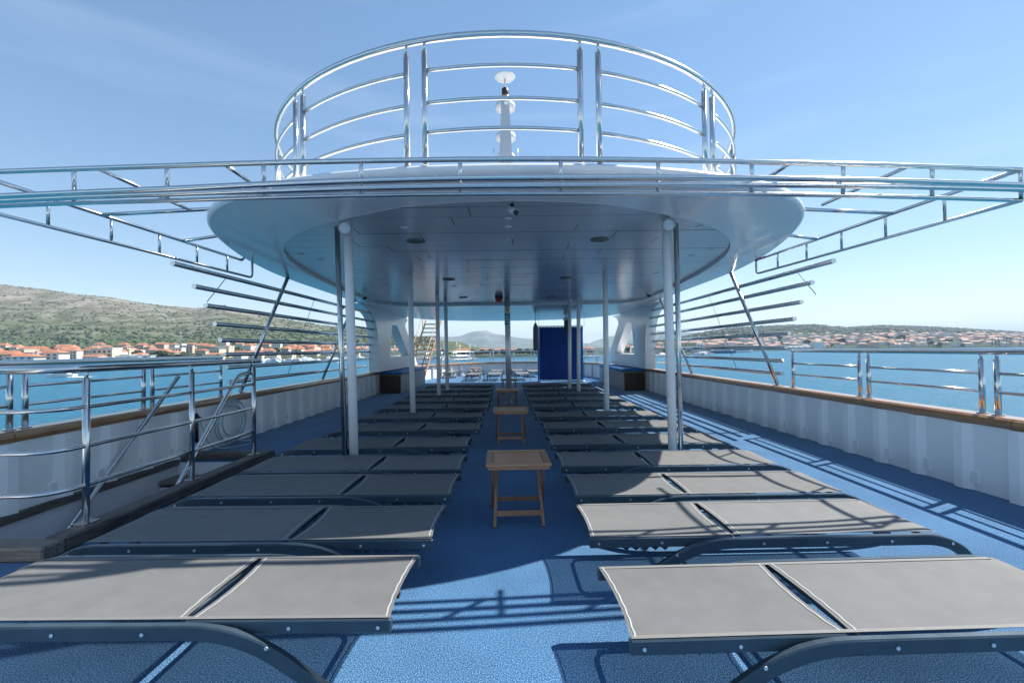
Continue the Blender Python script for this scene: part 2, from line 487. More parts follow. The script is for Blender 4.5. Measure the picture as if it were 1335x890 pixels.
# ---------------------------------------------------------------- bulwarks
def side_bulwark(sg, label):
    t = thing('bulwark', label, 'bulwark', (sg * XB, 0, 0))
    pitch = 0.483; y = -1.43
    def prof(y0, x0, x1):
        pts = [(0, 0.0), (0.335, 0.0), (0.40, -0.045), (pitch - 0.002, -0.05)]
        mb = MB()
        vs = []
        for (dy, dx) in pts:
            for z in (0.002, 0.61): vs.append((sg * dx, y0 + dy, z))
        for (dy, dx) in reversed(pts):
            for z in (0.002, 0.61): vs.append((sg * 0.03, y0 + dy, z))
        k = len(pts) * 2
        fs = [(2 * i, 2 * ((i + 1) % k), 2 * ((i + 1) % k) + 1, 2 * i + 1) for i in range(k)]
        fs += [tuple(2 * i for i in range(k)), tuple(2 * i + 1 for i in range(k))]
        return mb.add(vs, fs)
    me = prof(0, 0, 0).mesh('panel', M['bulwark'])
    sc = MB()
    arch = [(-0.035, 0.0), (-0.035, 0.075)] + [(-0.035 * math.cos(a), 0.075 + 0.035 * math.sin(a)) for a in (R(45), R(90), R(135))] + [(0.035, 0.075), (0.035, 0.0)]
    sc.prism([(p[0], p[1]) for p in arch], 'x', -0.018 * sg, 0.004 * sg)
    sme = sc.mesh('scupper', M['bulwark'])
    while y < 17.6:
        if sg < 0 and WY0 - 0.3 < y < WY1 - 0.35:
            pass
        p = link('panel', me, t); p.location = (0, y, 0)
        q = link('scupper', sme, p); q.location = (0, 0.325, 0.07)
        y += pitch
    # back plating
    MB().box((sg * 0.10, 6.0, 0.305), (0.12, 24, 0.61)).build('plating', M['hull'], t)
    # cap rail in lengths
    y0 = YA + 0.2; k = 0
    prof2 = [(a_ * sg, w_ - 0.015) for a_, w_ in [(-0.105, 0.627), (-0.115, 0.665), (-0.11, 0.70), (-0.085, 0.718), (0.085, 0.718), (0.11, 0.70), (0.115, 0.665), (0.105, 0.627)]]
    while y0 < 17.4:
        y1 = min(y0 + 2.42, 17.45)
        MB().sweep([((sg * 0.095, y0 + 0.003, 0), (1, 0, 0)), ((sg * 0.095, y1 - 0.003, 0), (1, 0, 0))], prof2).build('cap_rail', M['teak'], t)
        y0 = y1
    return t
bw_l = side_bulwark(-1, 'white panelled bulwark with teak cap along the left side of the deck')
bw_r = side_bulwark(1, 'white panelled bulwark with teak cap along the right side of the deck')

def offset_path(path, d):
    out = []
    for i, p in enumerate(path):
        t = (path[min(i + 1, len(path) - 1)] - path[max(i - 1, 0)]).normalized()
        nrm = Vector((t.y, -t.x, 0))            # outwards for this winding
        out.append((p + nrm * d, nrm))
    return out
t = thing('bulwark', 'curved white bulwark with teak cap at the far end of the deck', 'bulwark', (0, 24.8, 0))
for i in range(0, len(stern_path) - 1, 2):
    seg = stern_path[i:i + 3]
    full = offset_path(stern_path, 0.0)[i:i + 3]
    m_ = MB().sweep([((p.x, p.y - 24.8, 0), nn) for p, nn in full], [(0.012, 0.002), (0.012, 0.60), (0.05, 0.60), (0.05, 0.002)])
    m_.build('panel', M['bulwark'], t)
    p, nn = full[0]
    MB().beam((p.x - nn.x * 0.03, p.y - 24.8 - nn.y * 0.03, 0.002), (p.x - nn.x * 0.03, p.y - 24.8 - nn.y * 0.03, 0.60), 0.07, 0.08).build('rib', M['bulwark'], t)
full = offset_path(stern_path, 0.03)
for i in range(0, len(stern_path) - 1, 8):
    MB().sweep([((p.x, p.y - 24.8, 0), nn) for p, nn in full[i:i + 9]], [(-0.13, 0.60), (-0.14, 0.63), (-0.12, 0.67), (0.12, 0.67), (0.13, 0.63), (0.12, 0.60)]).build('cap_rail', M['teak'], t)

# railings on the bulwarks
def rail_post(mb, x, y, z0, z1, zneck):
    mb.tube([(x, y, z0), (x, y, zneck)], 0.024, 10)
    mb.tube([(x, y, zneck), (x, y, z1)], 0.013, 8)
    mb.lathe([(0.045, 0.0), (0.045, 0.008)], 12, (x, y, z0))
def side_railing(sg, edges, label):
    t = thing('railing', label, 'railing', (sg * 4.38, 0, 0.703))
    edges = [(a * 1.024, b * 1.024) for a, b in edges]
    for (a, b) in edges:
        for yy in (a, b):
            mb = MB(); rail_post(mb, 0, yy, 0.0, 0.57, 0.503); mb.build('post', M['steel'], t)
        for zz in (0.205, 0.373):
            MB().tube([(0, a, zz), (0, b, zz)], 0.015, 8).build('rail', M['steel'], t)
    MB().tube([(0, edges[0][0] - 0.2, 0.574), (0, edges[-1][1] + 0.02, 0.574)], 0.03, 12).build('top_rail', M['steel'], t)
side_railing(1, [(-2.58, -1.26), (-1.13, 0.19), (0.32, 1.62), (1.16 + 0.6, 2.55), (2.68, 4.02), (4.155, 5.47), (5.61, 6.94)], 'polished steel railing on the right bulwark above the water')
side_railing(-1, [(-2.58, -1.26), (-1.13, 0.19), (0.32, 1.62), (1.75, 2.55), (2.66, 3.875), (4.0, 5.28), (5.41, 6.68)], 'polished steel railing on the left bulwark behind the stairwell')
# end posts of the railings by the louvres
for sg, yy in ((1, 7.08), (-1, 6.79)):
    pass

# stern railing
t = thing('railing', 'thin steel railing along the curved far bulwark', 'railing', (0, 24.8, 0.67))
sp = [p for p, nn in offset_path(stern_path, 0.03)]
for zz, rr in ((0.58, 0.028), (0.38, 0.015), (0.19, 0.015)):
    MB().tube([(p.x, p.y - 24.8, zz) for p in sp[3:-3]], rr, 8).build('top_rail' if rr > 0.02 else 'rail', M['steel'], t)
acc = 0.0; last = sp[3]; L = 0
for i in range(4, len(sp) - 3):
    L += (sp[i] - sp[i - 1]).length
    if L > 1.05:
        L = 0
        d = (sp[i] - sp[i - 1]).normalized() * 0.09
        for k in (-1, 1):
            q = sp[i] + d * k
            MB().tube([(q.x, q.y - 24.8, 0.0), (q.x, q.y - 24.8, 0.58)], 0.022, 8).build('post', M['steel'], t)

# ---------------------------------------------------------------- stairwell
t = thing('stairwell_coaming', 'weathered wooden coaming framing the stairwell opening', 'coaming', (WX, WY0, 0))
MB().cbox((0.0, 1.305, 0.05), (0.16, 2.62, 0.10), 0.012).build('side_board', M['coaming'], t)
MB().cbox((-0.52, -0.09, 0.048), (1.20, 0.16, 0.095), 0.012).build('front_board', M['coaming_x'], t)
MB().cbox((-0.60, 2.69, 0.046), (1.36, 0.15, 0.092), 0.02).build('rear_board', M['coaming'], t)
MB().cbox((-1.07, 1.30, -0.015), (0.05, 2.6, 0.075), 0.01).build('wall_trim', M['coaming'], t)
t = thing('staircase', 'stairs going down inside the opening by the left bulwark', 'stairs', (-3.7, WY1, 0))
MB().box((-0.57, -1.3, -1.1), (0.03, 2.9, 2.1)).build('side_wall', M['well'], t)
MB().box((0.57, -1.3, -1.1), (0.03, 2.9, 2.0)).build('side_wall', M['well'], t)
MB().box((0, -2.68, -1.1), (1.1, 0.03, 2.0)).build('end_wall', M['well'], t)
MB().box((0, -0.02, -0.16), (1.1, 0.03, 0.26)).build('riser', M['well'], t)
MB().box((0, -1.3, -2.15), (1.16, 2.9, 0.04)).build('floor', M['well'], t)
for k in range(6):
    MB().cbox((0, -0.19 - 0.27 * k, -0.20 - 0.21 * k), (1.08, 0.31, 0.045), 0.01).build('tread', M['coaming_x'], t)
    if k: MB().box((0, -0.05 - 0.27 * k, -0.11 - 0.21 * k), (1.08, 0.02, 0.13)).build('riser', M['well'], t)

t = thing('stair_railing', 'steel guard railing on the wooden coaming round the stairwell', 'railing', (WX, WY0, 0.1))
for yy, base in ((0.25, 0), (1.37, 0), (2.45, 0)):
    mb = MB(); rail_post(mb, -0.03, yy, 0, 1.13, 1.07); 
    mb.box((-0.03, yy, 0.005), (0.11, 0.13, 0.01)); mb.build('post', M['steel'], t)
for zz, rr, y1 in ((1.145, 0.03, 2.58), (0.86, 0.016, 2.45), (0.57, 0.016, 2.45), (0.28, 0.016, 2.45)):
    y_f = 0.0 if rr < 0.02 else 0.08
    pts = fillet([(-0.03, y1, zz), (-0.03, y_f, zz), (-1.06, y_f - 0.02, zz)], 0.22, 7)
    MB().tube(pts, rr, 12).build('top_rail' if rr > 0.02 else 'rail', M['steel'], t)
t = thing('stair_handrail', 'slanting steel handrail going down the stairwell along the bulwark', 'handrail', (-4.15, 5.0, 0))
MB().tube([(0, 0.66, 1.06), (0, -0.75, -0.28), (0, -1.3, -0.80)], 0.023, 10).build('rail', M['steel'], t)
for yy in (-0.35, -1.0): MB().tube([(-0.09, yy, yy * 0.95 + 0.41), (0, yy, yy * 0.95 + 0.43)], 0.012, 8).build('bracket', M['steel'], t)
t = thing('stair_handrail', 'slanting steel handrail curving from the far post of the stairwell guard', 'handrail', (-3.25, 5.0, 0))
MB().tube(fillet([(0.04, 0.60, 1.10), (-0.01, 0.42, 1.09), (-0.03, -0.5, 0.10), (-0.03, -1.6, -1.0)], 0.16, 6), 0.023, 10).build('rail', M['steel'], t)

# hose and hydrant on the left bulwark
c = Vector((-4.19, 6.72, 0.33))
pts = []
rng = random.Random(3)
for k in range(0, 4 * 22 + 1):
    a = 2 * PI * k / 22 + 0.6
    rr = 0.262 + 0.055 * math.sin(a * 0.37 + 1) + 0.016 * math.sin(a * 1.7)
    pts.append(c + Vector((0.03 + 0.03 * math.sin(a * 0.31) + (0.02 if k > 44 else 0), rr * 1.18 * math.cos(a) + 0.04 * math.sin(k * 0.05), max(-0.31, rr * math.sin(a)))))
lead = [Vector((-4.14, 6.05, 0.45)), Vector((-4.10, 6.08, 0.25)), Vector((-4.08, 6.2, 0.08)), Vector((-4.0, 6.4, 0.02)), Vector((-3.85, 6.62, 0.02)), Vector((-3.9, 6.85, 0.02)), Vector((-4.1, 6.8, 0.05))]
mb = MB(); mb.tube(pts, 0.0095, 8); mb.tube(catmull(lead, 6), 0.0095, 8)
tag(mb.build('hose', M['hose']), 'clear hose coiled on the left bulwark behind the stairwell', 'hose')
t = thing('hydrant', 'black and red deck hydrant fixed to the left bulwark', 'hydrant', (-4.19, 6.03, 0.25))
mb = MB(); mb.tube([(0, 0, -0.08), (0, 0, 0.30)], 0.03, 10); mb.tube([(0, 0, 0.24), (0.05, 0, 0.24)], 0.028, 10); mb.build('body', M['plastic'], t)
MB().lathe([(0.012, 0), (0.05, 0.005), (0.05, 0.03), (0.012, 0.035)], 14, (0.035, 0.02, 0.21)).build('handwheel', M['red'], t)

# ---------------------------------------------------------------- canopy roof
def ceil_z(x, y): return 2.74 - 0.010 * (y - 4.85)
LIP = 0.052
def soffit_z(x, y):
    a = ceil_z(x, y) - LIP
    b = 2.585
    return lerp(a, b, smooth((y - 11.0) / 3.0))
CX = -0.05
outer_h = [(0, 3.50), (0.8, 3.54), (1.68, 3.71), (2.40, 4.02), (2.90, 4.46), (3.27, 5.08), (3.62, 6.1), (3.85, 7.2), (3.95, 8.3), (3.97, 10.0), (3.98, 12.0), (4.0, 14.0), (4.05, 15.6), (3.98, 16.6), (3.65, 17.7), (3.0, 18.8), (1.6, 19.6), (0, 19.8)]
inner_h = [(0, 4.10), (0.85, 4.21), (1.62, 4.58), (2.28, 5.05), (2.80, 5.70), (3.20, 6.7), (3.42, 8.1), (3.52, 9.4), (3.56, 10.4), (3.56, 11.2), (3.55, 11.7), (3.48, 12.2), (3.2, 12.65), (2.7, 12.86), (2.0, 12.9), (1.2, 12.9), (0.6, 12.9), (0, 12.9)]
def whole(h, n=4):
    p = catmull([(x, y, 0) for x, y in h], n)
    # right side front->rear then left side rear->front
    a = [(q.x, q.y) for q in p]
    return a + [(-x, y) for x, y in reversed(a[1:-1])]
outer = whole(outer_h); inner = whole(inner_h)
N = len(outer)
canopy = thing('deck_canopy', 'large white oval canopy roof shading the middle of the deck', 'canopy', (CX, 10, 2.7))
def cv(x, y, z): return (x, y - 10, z - 2.7)
mb = MB(); NB = 5; vs = []
for j in range(NB + 1):
    for (xo, yo), (xi, yi) in zip(outer, inner):
        tt = j / NB; x, y = lerp(xi, xo, tt), lerp(yi, yo, tt)
        vs.append(cv(x, y, soffit_z(x, y)))
fs = [(j * N + i, j * N + (i + 1) % N, (j + 1) * N + (i + 1) % N, (j + 1) * N + i) for j in range(NB) for i in range(N)]
mb.add(vs, fs, True); mb.build('soffit', M['soffit'], canopy)
mb = MB(); vs = []
for (x, y) in inner: vs += [cv(x, y, soffit_z(x, y) - 0.002), cv(x, y, ceil_z(x, y) + 0.03)]
mb.add(vs, [(2 * i, 2 * ((i + 1) % N), 2 * ((i + 1) % N) + 1, 2 * i + 1) for i in range(N)], True); mb.build('recess_lip', M['soffit'], canopy)
# fascia with a rounded edge, then the roof skin
mb = MB(); rings = []
RP = [(0.0, 0.0), (0.022, 0.015), (0.026, 0.055), (0.012, 0.082), (-0.10, 0.098)]
for (e, h) in RP:
    ring = []
    for (x, y) in outer:
        k = math.hypot(x, (y - 11) * 0.6) or 1
        ring.append(cv(x + e * x / k, y + e * (y - 11) * 0.6 / k, soffit_z(x, y) + h))
    rings.append(ring)
vs = [p for r_ in rings for p in r_]
mb.add(vs, [(j * N + i, j * N + (i + 1) % N, (j + 1) * N + (i + 1) % N, (j + 1) * N + i) for j in range(len(RP) - 1) for i in range(N)], True)
mb.build('fascia', M['rooftop'], canopy)
mb = MB(); vs = []
for j in range(6):
    tt = j / 5
    for (x, y) in outer:
        xx, yy = lerp(x * 0.985, 0, tt), lerp(y + (0.1 if y < 11 else -0.1), 11, tt)
        vs.append(cv(xx, yy, lerp(soffit_z(x, y) + 0.097, 2.86, smooth(min(1, tt * 1.4)))))
mb.add(vs, [(j * N + i, j * N + (i + 1) % N, (j + 1) * N + (i + 1) % N, (j + 1) * N + i) for j in range(5) for i in range(N)], True)
mb.build('roof_skin', M['rooftop'], canopy)
mb = MB(); vs = []
for j in range(4):
    tt = j / 3
    for (x, y) in inner:
        xx, yy = lerp(x, 0, tt), lerp(y, 11, tt); vs.append(cv(xx, yy, ceil_z(xx, yy) + 0.026))
mb.add(vs, [(j * N + i, j * N + (i + 1) % N, (j + 1) * N + (i + 1) % N, (j + 1) * N + i) for j in range(3) for i in range(N)], True)
mb.build('ceiling_backing', M['joint'], canopy)
# ceiling panels, row by row with staggered joints
def halfw(y):
    best = 0.0
    for (x0, y0), (x1, y1) in zip(inner[:N // 2], inner[1:N // 2 + 1]):
        if min(y0, y1) <= y <= max(y0, y1) and y0 != y1:
            best = max(best, lerp(x0, x1, (y - y0) / (y1 - y0)))
    return best - 0.004
rng = random.Random(11)
ys = [4.115]
while ys[-1] + 0.315 < 12.86: ys.append(ys[-1] + 0.315)
ys.append(12.89)
for r_, (ya, yb) in enumerate(zip(ys, ys[1:])):
    a, b = ya + 0.003, yb - 0.003
    sub = [lerp(a, b, q / 3) for q in range(4)]
    hw = [max(0.02, halfw(q)) for q in sub]
    W = max(hw)
    cuts = [-W]
    xx = -W + rng.uniform(0.7, 2.3)
    while xx < W - 0.5:
        cuts.append(xx); xx += rng.uniform(1.8, 2.7)
    cuts.append(W)
    for x0, x1 in zip(cuts, cuts[1:]):
        x0 += 0.004; x1 -= 0.004
        mb = MB(); ns = 6; vs = []
        dz = rng.uniform(-0.0015, 0.0015)
        for q, yq in enumerate(sub):
            for i in range(ns + 1):
                x = max(-hw[q], min(hw[q], lerp(x0, x1, i / ns)))
                vs.append(cv(x, yq, ceil_z(x, yq) + dz))
        mb.add(vs, [(q * (ns + 1) + i, q * (ns + 1) + i + 1, (q + 1) * (ns + 1) + i + 1, (q + 1) * (ns + 1) + i) for q in range(3) for i in range(ns)], True)
        mb.build('ceiling_panel', M['ceiling'], canopy, fix=False)
# downlights and speakers
dl = MB().lathe([(0.042, 0.002), (0.044, -0.006), (0.032, -0.009), (0.029, -0.004)], 16).mesh('downlight', M['lens'])
spk = MB().lathe([(0.115, 0.002), (0.120, -0.006), (0.110, -0.014), (0.04, -0.016)], 24).mesh('ceiling_speaker', M['speaker'])
def on_ceil(px, py):
    z = 2.72
    for _ in range(6):
        p = at_z(px, py, z); z = ceil_z(p.x - CX, p.y)
    return p
for px, py in ((398.5, 299), (393, 331), (418, 338), (527, 297), (560.5, 336), (521, 386), (592, 373), (604, 387), (662.5, 285), (662.5, 295.5), (661, 313), (661, 335), (795.5, 295.5), (763, 334), (912, 295.5), (925.5, 325), (902, 333), (856.5, 355.5), (828, 371), (731, 372)):
    p = on_ceil(px, py); o = link('downlight', dl, canopy); o.location = (p.x - CX, p.y - 10, p.z - 2.7)
for px, py in ((542.3, 314), (781.5, 312), (585, 364), (737.5, 362), (604, 387.5), (718.6, 386.5)):
    p = on_ceil(px, py); o = link('ceiling_speaker', spk, canopy); o.location = (p.x - CX, p.y - 10, p.z - 2.7)
# cameras and fittings hanging from the canopy
t = thing('security_camera', 'white camera hanging from the front middle of the canopy ceiling', 'camera', on_ceil(667, 266))
MB().tube([(0, 0, 0.0), (0.0, -0.02, -0.05)], 0.014, 8).build('bracket', M['plastic'], t)
MB().tube([(-0.02, 0.03, -0.035), (0.035, -0.06, -0.10)], 0.034, 12).build('body', M['radar'], t)
MB().tube([(0.033, -0.058, -0.098), (0.043, -0.074, -0.110)], 0.026, 12).build('lens', M['glass_dark'], t)
for px, py, lb in ((475.5, 382, 'left'), (846, 379, 'right')):
    p = on_ceil(px, py); p.z = soffit_z(p.x, p.y)
    t = thing('dome_camera', f'small black dome camera under the {lb} rear corner of the canopy', 'camera', p)
    MB().lathe([(0.07, 0.004), (0.07, -0.03), (0.06, -0.04)], 16).build('base', M['radar'], t)
    MB().lathe([(0.055, -0.04), (0.052, -0.065), (0.035, -0.09), (0.008, -0.10)], 16).build('dome', M['glass_dark'], t)
p = on_ceil(650.5, 386)
t = thing('alarm_light', 'small dark red alarm light under the canopy beside the steel column', 'light', p)
MB().box((0, 0, -0.03), (0.20, 0.10, 0.06)).build('base', M['plastic'], t)
MB().lathe([(0.085, -0.06), (0.08, -0.13), (0.05, -0.15)], 14).build('lens', M['red'], t)

# ---------------------------------------------------------------- poles
def on_soffit(px, py):
    z = 2.7
    for _ in range(6):
        p = at_z(px, py, z); z = ceil_z(p.x - CX, p.y)
    return p
def white_pole(bx, Y, top_px, label, pipe=None):
    b = at_y(bx, 455 + 800 / Y, Y); b.z = 0.0
    tp = at_y(*top_px, b.y); tp.z = ceil_z(tp.x - CX, tp.y) + 0.01
    t = thing('support_pole', label, 'pole', b, group='white poles holding up the canopy')
    MB().tube([(0, 0, 0), tp - b], 0.047, 18).build('shaft', M['white_pole'], t)
    MB().lathe([(0.08, 0.0), (0.08, 0.012), (0.05, 0.018)], 20).build('base_plate', M['white_pole'], t)
    if pipe:
        dx, dy = pipe
        q = tp - b
        p2 = thing('drain_pipe', 'steel pipe beside the front white pole on the %s' % ('left' if b.x < 0 else 'right'), 'pipe', b + Vector((dx, dy, 0)))
        MB().tube([(0, 0, 0.0), (q.x + dx * 0.25, q.y, q.z - 0.06)], 0.027, 14).build('pipe', M['steel'], p2)
        for f_ in (0.33, 0.66):
            MB().tube([(q.x * f_ - dx * 0.2, 0.02, q.z * f_), (q.x * f_ + dx * 0.1, 0.0, q.z * f_)], 0.014, 8).build('clip', M['steel'], p2)
        sgn = 1 if b.x < 0 else -1
        fl = thing('floodlight', 'round white floodlight at the top of the %s front pole' % ('left' if b.x < 0 else 'right'), 'light', tp + Vector((0, -0.02, -0.06)))
        mb = MB(); mb.tube([(sgn * -0.03, -0.03, -0.03), (sgn * 0.01, -0.09, -0.055), (sgn * 0.02, -0.12, -0.06)], 0.06, 16); mb.tube([(0, 0, 0.06), (0, -0.03, 0.0)], 0.03, 8); mb.build('housing', M['radar'], fl)
        MB().tube([(sgn * 0.02, -0.118, -0.06), (sgn * 0.022, -0.128, -0.062)], 0.05, 16).build('lens', M['lens'], fl)
white_pole(462.5, 4.85, (453.5, 288), 'front white pole on the left, next to a steel pipe', (-0.10, 0.02))
white_pole(878, 4.88, (868, 285), 'front white pole on the right, next to a steel pipe', (0.095, 0.03))
white_pole(538.8, 8.0, (534.5, 357), 'second white pole on the left, standing among the left loungers')
white_pole(572.6, 10.7, (570, 384), 'third white pole on the left, the left of a close pair')
white_pole(583.6, 11.9, (580.8, 392), 'fourth white pole on the left, the right of a close pair')
white_pole(791, 8.05, (788.8, 354), 'second white pole on the right, standing among the right loungers')
white_pole(754.6, 11.25, (754, 382), 'white pole before the blue screen, the right one of two')
white_pole(742.8, 12.2, (742.6, 390), 'white pole before the blue screen, the left one of two')

b = at_z(663.8, 524.5, 0.0)
col_t = thing('steel_column', 'thick polished steel column in the middle of the aisle', 'column', b)
MB().tube([(0, 0, 0), (-0.02, 0, ceil_z(0, b.y) + 0.02)], 0.070, 24).build('shaft', M['steel_dull'], col_t)
MB().lathe([(0.11, 0.0), (0.11, 0.012), (0.075, 0.02)], 24).build('base_plate', M['steel'], col_t)
def wrap(z0, z1, r, m, name, a0=-PI * 0.98, a1=-PI * 0.02):
    mb = MB(); k = 14; vs = []
    for i in range(k + 1):
        a = lerp(a0, a1, i / k)
        for z in (z0, z1): vs.append((-0.02 + r * math.cos(a), r * math.sin(a), z))
    mb.add(vs, [(2 * i, 2 * i + 2, 2 * i + 3, 2 * i + 1) for i in range(k)], True)
    return mb.build(name, m, col_t)
wrap(1.965, 2.25, 0.0725, M['teal'], 'teal_sign')
wrap(2.265, 2.42, 0.0725, M['cream'], 'label_plate')
wrap(2.295, 2.39, 0.0745, M['red'], 'red_mark', -PI * 0.55, -PI * 0.38)
wrap(1.85, 1.945, 0.0725, M['radar'], 'round_badge', -PI * 0.68, -PI * 0.30)
for k in range(3): wrap(2.02 + 0.07 * k, 2.035 + 0.07 * k, 0.0745, M['lens'], 'printed_line', -PI * 0.8, -PI * (0.25 + 0.07 * k))

# ---------------------------------------------------------------- railing ring on the roof
RC = Vector((-0.05, 6.28, 0)); RR = 2.84; RZ = 3.76; ROOFZ = 2.83
ring = thing('roof_railing', 'circular polished steel railing on top of the canopy', 'railing', (RC.x, RC.y, ROOFZ))
n = 96
MB().tube([(RR * math.cos(2 * PI * k / n), RR * math.sin(2 * PI * k / n), RZ - ROOFZ) for k in range(n)], 0.027, 12, closed=True).build('top_rail', M['steel'], ring)
SEG = 13; da = 2 * PI / SEG; gap = R(1.55)
for k in range(SEG):
    a_mid = -PI / 2 + k * da
    a0, a1 = a_mid - da / 2 + gap, a_mid + da / 2 - gap
    for a in (a0, a1):
        x, y = RR * math.cos(a), RR * math.sin(a)
        mb = MB()
        zb = soffit_z(x + RC.x - CX, y + RC.y) + 0.09 - ROOFZ if y < 2 else 0.0
        mb.tube([(x, y, zb), (x, y, RZ - ROOFZ - 0.09)], 0.024, 12); mb.tube([(x, y, RZ - ROOFZ - 0.09), (x, y, RZ - ROOFZ)], 0.013, 8)
        mb.build('post', M['steel'], ring)
    for zz in (3.52, 3.265, 3.035):
        MB().tube([(RR * math.cos(lerp(a0, a1, q / 8)), RR * math.sin(lerp(a0, a1, q / 8)), zz - ROOFZ) for q in range(9)], 0.016, 10).build('rail', M['steel'], ring)

# ---------------------------------------------------------------- mast
mY = 8.0
mb_ = at_y(659.5, 206, mY)
mast = thing('radar_mast', 'white tapering mast with round antennas above the canopy', 'mast', (mb_.x, mY, 2.84))
def mz(py): return at_y(659, py, mY).z - 2.84
sec = [(0.115, 0.0), (0.112, mz(204)), (0.068, mz(134))]
vs = []
for w, z in sec:
    for sx, sy in ((-1, -1), (1, -1), (1, 1), (-1, 1)): vs.append((sx * w, sy * w * 0.9, z))
MB().add(vs, [(0, 1, 2, 3)] + [(4 * j + i, 4 * j + (i + 1) % 4, 4 * j + 4 + (i + 1) % 4, 4 * j + 4 + i) for j in range(2) for i in range(4)] + [(8, 9, 10, 11)]).build('tower', M['mast'], mast)
for py, w, hh, dy, nm in ((102, 0.185, 0.03, 0.0, 'antenna_dish'), (139, 0.178, 0.085, 0.12, 'radome'), (178, 0.178, 0.085, 0.14, 'radome'), (203, 0.16, 0.06, 0.14, 'radome')):
    z = mz(py)
    pr = [(w * 0.35, -0.01), (w, 0.005), (w, hh), (w * 0.6, hh + 0.03)] if nm == 'radome' else [(0.03, -0.02), (w * 0.95, 0.0), (w, 0.012), (w * 0.5, 0.04)]
    MB().lathe(pr, 24, (0, dy, z)).build(nm, M['radar'], mast)
MB().tube([(0, 0, mz(134)), (0, 0, mz(103))], 0.016, 8).build('stem', M['steel_dull'], mast)
MB().lathe([(0.055, 0), (0.06, 0.03), (0.06, 0.10), (0.04, 0.12)], 14, (0, 0, mz(124))).build('horn', M['plastic'], mast)
MB().lathe([(0.068, 0), (0.068, 0.05)], 14, (0, 0, mz(129))).build('collar', M['teak'], mast)
MB().tube([(0, -0.06, mz(137)), (0.02, -0.16, mz(140.5))], 0.036, 12).build('lamp', M['steel_dull'], mast)
for dx in (-0.215, 0.215): MB().tube([(dx, 0.0, mz(206)), (dx, 0, mz(194))], 0.007, 6).build('whip_antenna', M['steel_dull'], mast)

# ---------------------------------------------------------------- overhead steel frame in front of and beside the canopy
frame = thing('overhead_frame', 'wide curved frame of polished steel tubes hung in front of the canopy', 'steel frame', (0, 3.35, 2.53))
FO = Vector((0, 3.35, 2.53))
def fy(px):
    x = (px - 668) / F * 3.48
    return 3.36 + (0.33 * (x / 4.1) ** 2 if x > 0 else 0.12 * (x / 3.85) ** 2)
def front(pts, dy=0.0): return [at_y(px, py, fy(px) + dy) - FO for px, py in pts]
topP = [(-70, 227), (0, 224), (97, 220.5), (218, 216.5), (344, 212.5), (471, 210), (600, 208), (731, 207.5), (858, 209), (980, 211.5), (1099, 214), (1215, 217.5), (1330, 221.5)]
lowP = [(-70, 273), (0, 269), (97, 265), (218, 261.5), (344, 257.5), (471, 254.5), (600, 252.5), (731, 252), (858, 252), (980, 253), (1099, 255), (1215, 258), (1331, 261.5)]
t2P = [(-70, 260), (0, 256), (97, 251.5), (218, 246.5), (344, 240.5), (471, 235.5), (600, 232), (731, 231), (858, 231), (980, 232.2), (1099, 234.5), (1215, 237.5), (1400, 243.5)]
t3P = [(-70, 266), (0, 262), (97, 257.5), (218, 253), (344, 249), (471, 245.2), (600, 242.6), (731, 241.5), (858, 241), (980, 241.2), (1099, 242.3), (1215, 244.5), (1400, 249)]
MB().tube(catmull(front(topP, -0.06), 4), 0.0195, 12).build('top_rail', M['steel'], frame)
MB().tube(catmull(front(lowP, 0.04), 4), 0.0175, 12).build('bottom_rail', M['steel'], frame)
MB().tube(catmull(front(t2P, -0.20), 4), 0.021, 12).build('front_tube', M['steel'], frame)
MB().tube(catmull(front(t3P, -0.03), 4), 0.021, 12).build('front_tube', M['steel'], frame)
for (a, b_) in zip(topP[2:], lowP[2:]):
    p, q = front([a], -0.06)[0], front([b_], 0.04)[0]
    MB().tube([p, q], 0.015, 10).build('post', M['steel'], frame)
XS = 4.13
rc_t, rc_b = front([topP[-1]], -0.06)[0], front([lowP[-1]], 0.04)[0]
def on_rail(a, b, px):       # the place along a rail where its upright stands
    lo, hi = 0.0, 1.0
    want = abs(px - 668) / F
    for _ in range(30):
        m_ = (lo + hi) / 2; p = a.lerp(b, m_) + FO
        if abs(p.x) / p.y > want: lo = m_
        else: hi = m_
    return a.lerp(b, lo)
def sd(px, py, X): return at_x(px, py, X) - FO
# right side
rt_end, rb_end = sd(986, 339, 3.74), sd(986, 357, 3.74)
MB().tube([rc_t, rt_end], 0.018, 10).build('side_rail', M['steel'], frame)
MB().tube(fillet([rc_b, rb_end + Vector((0, 0, 0)), (rb_end.x, rb_end.y, soffit_z(3.74, rb_end.y + 3.35) - FO.z + 0.005)], 0.06, 4), 0.016, 10).build('side_rail', M['steel'], frame)
for px in (1236.5, 1158.6, 1100.5, 1054.5, 1016.5):
    p = on_rail(rc_t, rt_end, px); q = on_rail(rc_b, rb_end, px)
    MB().tube([p, q], 0.014, 8).build('post', M['steel'], frame)
# left side
lt0, lb0 = sd(-70, 215, -XS), sd(-70, 262, -XS)
lt_end, lb_end = sd(315, 339, -3.80), sd(329, 362, -3.80)
MB().tube([lt0, lt_end], 0.018, 10).build('side_rail', M['steel'], frame)
MB().tube(fillet([lb0, lb_end, (lb_end.x, lb_end.y, soffit_z(3.74, lb_end.y + 3.35) - FO.z + 0.005)], 0.06, 4), 0.016, 10).build('side_rail', M['steel'], frame)
for px in (62.5, 145.5, 208.5, 257.5, 297):
    p = on_rail(lt0, lt_end, px); q = on_rail(lb0, lb_end, px)
    MB().tube([p, q], 0.014, 8).build('post', M['steel'], frame)
